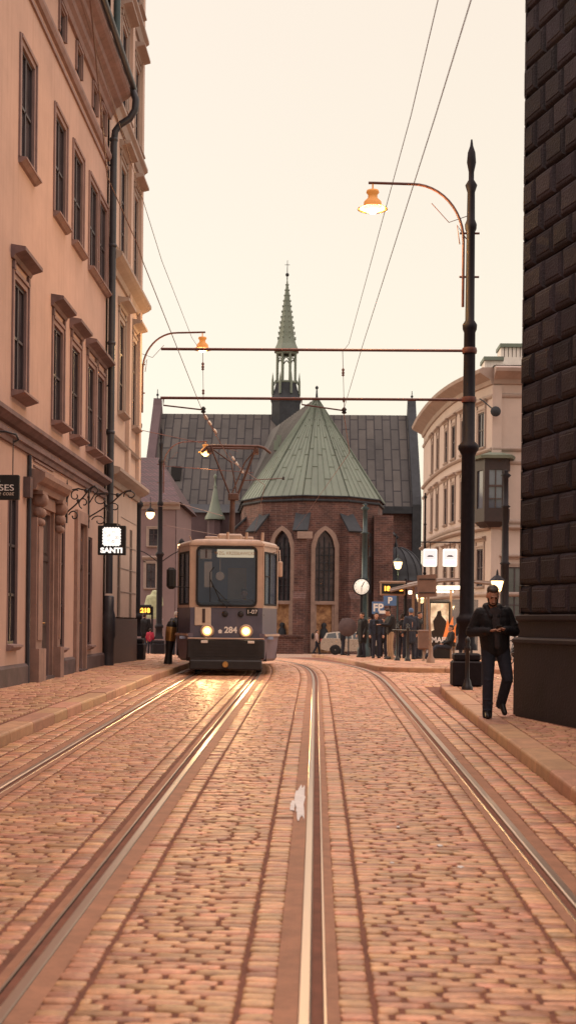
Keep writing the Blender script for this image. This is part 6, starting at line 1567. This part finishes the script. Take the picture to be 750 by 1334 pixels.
# ------------------------------------------------------------------ vehicles
def car(loc, rz, paint, label, wagon=True):
    """local: nose towards +X, length 4.6"""
    P = empty('parked_car', loc, rz, label, 'car'); L = 2.3; w_ = .88
    prof = [(-2.3, .35), (-2.32, .75), (-2.25, 1.0), (-2.12, 1.08), (1.0, .98), (1.15, .95), (1.9, .86), (2.22, .72), (2.3, .5), (2.28, .3), (1.85, .24)]
    wa = [(x + .37*math.cos(R(t)), .30+.37*math.sin(R(t))) for x in (1.38,) for t in range(0, 181, 20)]
    low = [(1.78, .24)]+[(1.40+.37*math.cos(R(t)), .30+.37*math.sin(R(t))) for t in range(0, 181, 20)]+[(-.98, .22)]+[(-1.36+.37*math.cos(R(t)), .30+.37*math.sin(R(t))) for t in range(0, 181, 20)]+[(-1.8, .24)]
    poly = prof+low
    mb = MB(); n = len(poly)
    V = [(a, -w_, b) for a, b in poly]+[(a, w_, b) for a, b in poly]
    mb.add(V, [tuple(range(n)), tuple(range(n, 2*n))[::-1]]+[(i, (i+1) % n, n+(i+1) % n, n+i) for i in range(n)])
    mb.build('body', paint, P, False)
    cab = [(-2.12, 1.07), (-1.95, 1.42), (-1.3, 1.50), (.0, 1.49), (.45, 1.38), (1.1, .98)] if wagon else [(-1.5, 1.05), (-1.0, 1.4), (.0, 1.46), (.4, 1.36), (1.1, .98)]
    def cabf(a, b, t, e=0): 
        k = (b-1.0)/.5; return (a, (-1 if t < .5 else 1)*(w_-.02-.14*max(k, 0)+e), b)
    mb = MB(); m_ = len(cab); V = [cabf(a, b, 0) for a, b in cab]+[cabf(a, b, 1) for a, b in cab]
    mb.add(V, [tuple(range(m_)), tuple(range(m_, 2*m_))[::-1]]+[(i, (i+1) % m_, m_+(i+1) % m_, m_+i) for i in range(m_)]); mb.build('cabin', paint, P, False)
    wins_ = [[(-1.95, 1.10), (-1.85, 1.36), (-1.35, 1.43), (-1.25, 1.08)], [(-1.17, 1.08), (-1.2, 1.43), (-.35, 1.44), (-.3, 1.05)], [(-.22, 1.05), (-.26, 1.44), (-.0, 1.43), (.42, 1.31), (.85, 1.03)]]
    for s in (0, 1):
        for wv_ in wins_:
            mb = MB(); V = [cabf(a, b, s, .006) for a, b in wv_]; mb.add(V, [tuple(range(len(V)))]); mb.build('side_window', M['carglass'], P, False)
    mb = MB(); mb.add([(.42, -.66, 1.39), (.42, .66, 1.39), (1.13, .8, .985), (1.13, -.8, .985)], [(0, 1, 2, 3)]); mb.build('windscreen', M['carglass'], P, False)
    mb = MB(); mb.add([(-1.985, -.66, 1.40), (-1.985, .66, 1.40), (-2.13, .8, 1.10), (-2.13, -.8, 1.10)], [(0, 1, 2, 3)]); mb.build('rear_window', M['carglass'], P, False)
    for x in (1.40, -1.36):
        for s in (-1, 1):
            mb = MB(); mb.lathe([(.2, -.1), (.31, -.1), (.33, -.06), (.33, .06), (.31, .1), (.2, .1)], (x, s*.80, .33), 22, axis='y'); wh = mb.build('wheel', M['rubber'], P, False)
            mb = MB(); mb.lathe([(.21, s*.09), (.20, s*.1), (.06, s*.085), (.04, s*.1)], (x, s*.80, .33), 12, axis='y'); mb.build('rim', M['alloy'], wh, False)
    for s in (-1, 1):
        mb = MB(); mb.bbox(-2.33, -2.2, s*.62-.14, s*.62+.14, .82, 1.02, .02); mb.build('tail_light', M['redlamp'], P, False)
        mb = MB(); mb.bbox(2.1, 2.27, s*.62-.16, s*.62+.16, .62, .76, .02); mb.build('headlight', M['white'], P, False)
        mb = MB(); mb.ell((.75, s*.97, 1.03), .07, .1, .06); mb.build('mirror', paint, P, False)
    return P
q = at(418, 853, 85); gc = G(q.x+2.3, 85); car((q.x+2.32, 85, gc), R(-4), M['carsilver'], 'silver estate car parked by the church, partly behind waiting people')
q = at(684, 850, 50); car((q.x+1.2, 50, G(q.x+1.2, 50)), R(175), M['carwhite'], 'white car just visible between the walking man and the dark stone building', False)
q = at(402, 852, 88); car((q.x-2.25, 89, G(q.x-1, 89)), R(4), M['carwhite'], 'white car parked behind the woman in the pale jacket') if False else None
# bicycle
def bicycle(loc, rz, label):
    P = empty('bicycle', loc, rz, label, 'bicycle')
    for x in (-.52, .52):
        mb = MB(); mb.tube([(x+.34*math.cos(R(t)), 0, .35+.34*math.sin(R(t))) for t in range(0, 361, 15)], .018, 6); wh = mb.build('wheel', M['rubber'], P, False)
        mb = MB()
        for t in range(0, 180, 20): mb.tube([(x+.33*math.cos(R(t)), 0, .35+.33*math.sin(R(t))), (x-.33*math.cos(R(t)), 0, .35-.33*math.sin(R(t)))], .003, 4)
        mb.build('spokes', M['alloy'], wh, False)
    mb = MB(); 
    for a, b in (((-.52, .35), (-.05, .32)), ((-.52, .35), (-.18, .82)), ((-.05, .32), (-.2, .9)), ((-.05, .32), (.36, .78)), ((-.18, .82), (.36, .84)), ((.52, .35), (.34, .95))): mb.tube([(a[0], 0, a[1]), (b[0], 0, b[1])], .018, 6)
    mb.build('frame', M['iron'], P, False)
    mb = MB(); mb.tube([(.30, -.28, 1.0), (.34, -.1, .98), (.34, .1, .98), (.30, .28, 1.0)], .014, 6); mb.build('handlebar', M['alloy'], P, False)
    mb = MB(); mb.ell((-.22, 0, .93), .14, .07, .04); mb.build('saddle', M['rubber'], P, False)
q = at(668, 850, 38); bicycle((q.x+.1, 38, G(q.x, 38)), R(62), 'black bicycle parked behind the walking man at the side street')

# ------------------------------------------------------------------ overhead wires
def wire(name, pts, r, label, n=12, mat='wire', grp='overhead tram wires', sag=.0):
    mb = MB(); Q = []
    for a, b in zip(pts[:-1], pts[1:]):
        a = Vector(a); b = Vector(b)
        for i in range(n): 
            t = i/n; p = a.lerp(b, t); p.z -= sag*4*t*(1-t); Q.append(p)
    Q.append(Vector(pts[-1])); mb.tube(Q, r, 6); return tag(mb.build(name, M[mat], None), label, 'wire', grp)
# right track: contact wire (lower) and messenger (upper)
cR = [at(447, 535, 24), at(472, 450, 17.9), at(567, 150, 10.0), at(613, 0, 8.0)]
zr1 = 1.65+4.0
cRw = [(cR[0].x, 24, cR[0].z), tuple(cR[1]), tuple(cR[2]), tuple(cR[3])]
d_ = cR[3]-cR[2]; cRw.append(tuple(cR[3]+d_*6))
wire('contact_wire', cRw, .0042, 'thin contact wire over the right track, the right one of the pair against the sky')
mR = [at(446, 458, 24), at(454, 448, 23.2), at(535, 150, 12.8), at(570, 0, 10.5)]
d_ = mR[3]-mR[2]; wire('messenger_wire', [tuple(p) for p in mR]+[tuple(mR[3]+d_*5)], .0042, 'thin messenger wire over the right track, the left one of the pair against the sky')
cL = [at(263, 534, 24), at(186, 340, 13.6), at(180, 320, 12.9), at(140, 230, 11.3), at(118, 0, 8.4)]
d_ = cL[4]-cL[3]; wire('contact_wire', [tuple(p) for p in cL]+[tuple(cL[4]+d_*5)], .0055, 'dark contact wire over the left track crossing the plaster facade at upper left')
mL = [at(262, 458, 24), at(250, 440, 22.4), at(211, 340, 17), at(180, 240, 13.8)]
d_ = mL[3]-mL[2]; wire('messenger_wire', [tuple(p) for p in mL]+[tuple(mL[3]+d_*7)], .004, 'thin messenger wire over the left track, fading above the lamp by the corner house')
# onward wires behind the bars
e1 = at(352, 582, 46); wire('contact_wire', [(cL[0].x, 24, cL[0].z), tuple(at(300, 600, 30.5)), tuple(at(345, 632, 46)), tuple(at(330, 700, 75))], .008, 'contact wire running on above the tram towards the church')
wire('contact_wire', [(cR[0].x, 24, cR[0].z), tuple(at(455, 590, 33)), tuple(at(420, 640, 52)), tuple(at(385, 690, 75))], .008, 'contact wire running on from the crossbar across the apse roof')
# hangers: insulators & steady arms on the crossbars
def steady(px0, py0, px1, py1, Y, label):
    a, b = at(px0, py0, Y), at(px1, py1, Y); P = empty('steady_arm', a, 0, label, 'wire fitting', 'steady arms under the crossbars')
    mb = MB(); mb.tube([(0, 0, .12), (0, 0, 0), tuple(b-a)], .014, 6); mb.build('arm', M['bar'], P, False)
    mb = MB(); mb.lathe([(.02, -.06), (.05, -.04), (.03, -.01), (.05, .02), (.02, .06)], b-a, 10); mb.build('clamp', M['iron'], P, False)
steady(213, 528, 265, 534, 24, 'steady arm hanging under the left end of the lower crossbar')
steady(393, 527, 448, 535, 24, 'steady arm hanging under the middle of the lower crossbar')
steady(317, 626, 369, 623, 44, 'steady arm in front of the green apse roof behind the tram pantograph')
def dropper(a, b, Y, label):
    A_, B_ = at(*a, Y), at(*b, Y); mb = MB(); mb.tube([A_, A_.lerp(B_, .3)], .006, 5); mb.lathe([(.01, -.09), (.03, -.07), (.015, -.05), (.03, -.03), (.015, 0), (.03, .03), (.01, .06)], A_.lerp(B_, .35), 8); mb.tube([A_.lerp(B_, .4), A_.lerp(B_, .8)], .005, 5); mb.lathe([(.01, -.05), (.028, -.02), (.012, 0), (.028, .02), (.01, .05)], A_.lerp(B_, .85), 8); mb.tube([A_.lerp(B_, .85), B_], .006, 5)
    tag(mb.build('wire_hanger', M['wire'], None), label, 'wire fitting', 'insulated wire hangers')
dropper((264, 452), (265, 521), 24, 'insulated hanger between the two crossbars at the left lamp')
dropper((446, 458), (448, 532), 24, 'insulated hanger between the two crossbars right of the spire')
# span wires left to pole
wire('span_wire', [tuple(at(182, 560, 36.6)), tuple(at(268, 578, 40)), tuple(at(310, 588, 46))], .010, 'span wire from the left corner pole to the tram wires', mat='bar')
wire('span_wire', [tuple(at(213, 607, 57)), tuple(at(330, 616, 57))], .014, 'upper span wire from the plaza pole behind the pantograph', mat='bar')
wire('span_wire', [tuple(at(213, 650, 57)), tuple(at(290, 672, 50))], .014, 'lower span wire from the plaza pole behind the pantograph', mat='bar')
wire('span_wire', [tuple(at(213, 684, 57)), tuple(at(300, 700, 50))], .012, 'lowest span wire from the plaza pole just above the tram roof', mat='bar')
wire('span_wire', [tuple(at(178, 655, 36.6)), tuple(at(196, 658, 48)), tuple(at(213, 660, 57))], .010, 'wire carrying the hanging lantern between the two left poles', mat='bar')
# insulator strings (glinting) on the wires above the pantograph
for a, b, Y, lb in (((263, 536), (283, 566), 26, 'upper string of pale glazed insulators left of the pantograph'), ((299, 590), (318, 618), 34, 'lower string of pale glazed insulators inside the pantograph arms')):
    A_, B_ = at(*a, Y), at(*b, Y+1); mb = MB(); mb.tube([A_, B_], .008, 5)
    S = empty('insulator_string', A_, 0, lb, 'wire fitting', 'glazed insulator strings'); mb.build('cable', M['wire'], S)
    for t in (.25, .5, .85):
        mb = MB(); c_ = A_.lerp(B_, t); mb.caps(c_-(B_-A_).normalized()*.05, c_+(B_-A_).normalized()*.05, .032, .032); mb.build('insulator', M['white'], S)
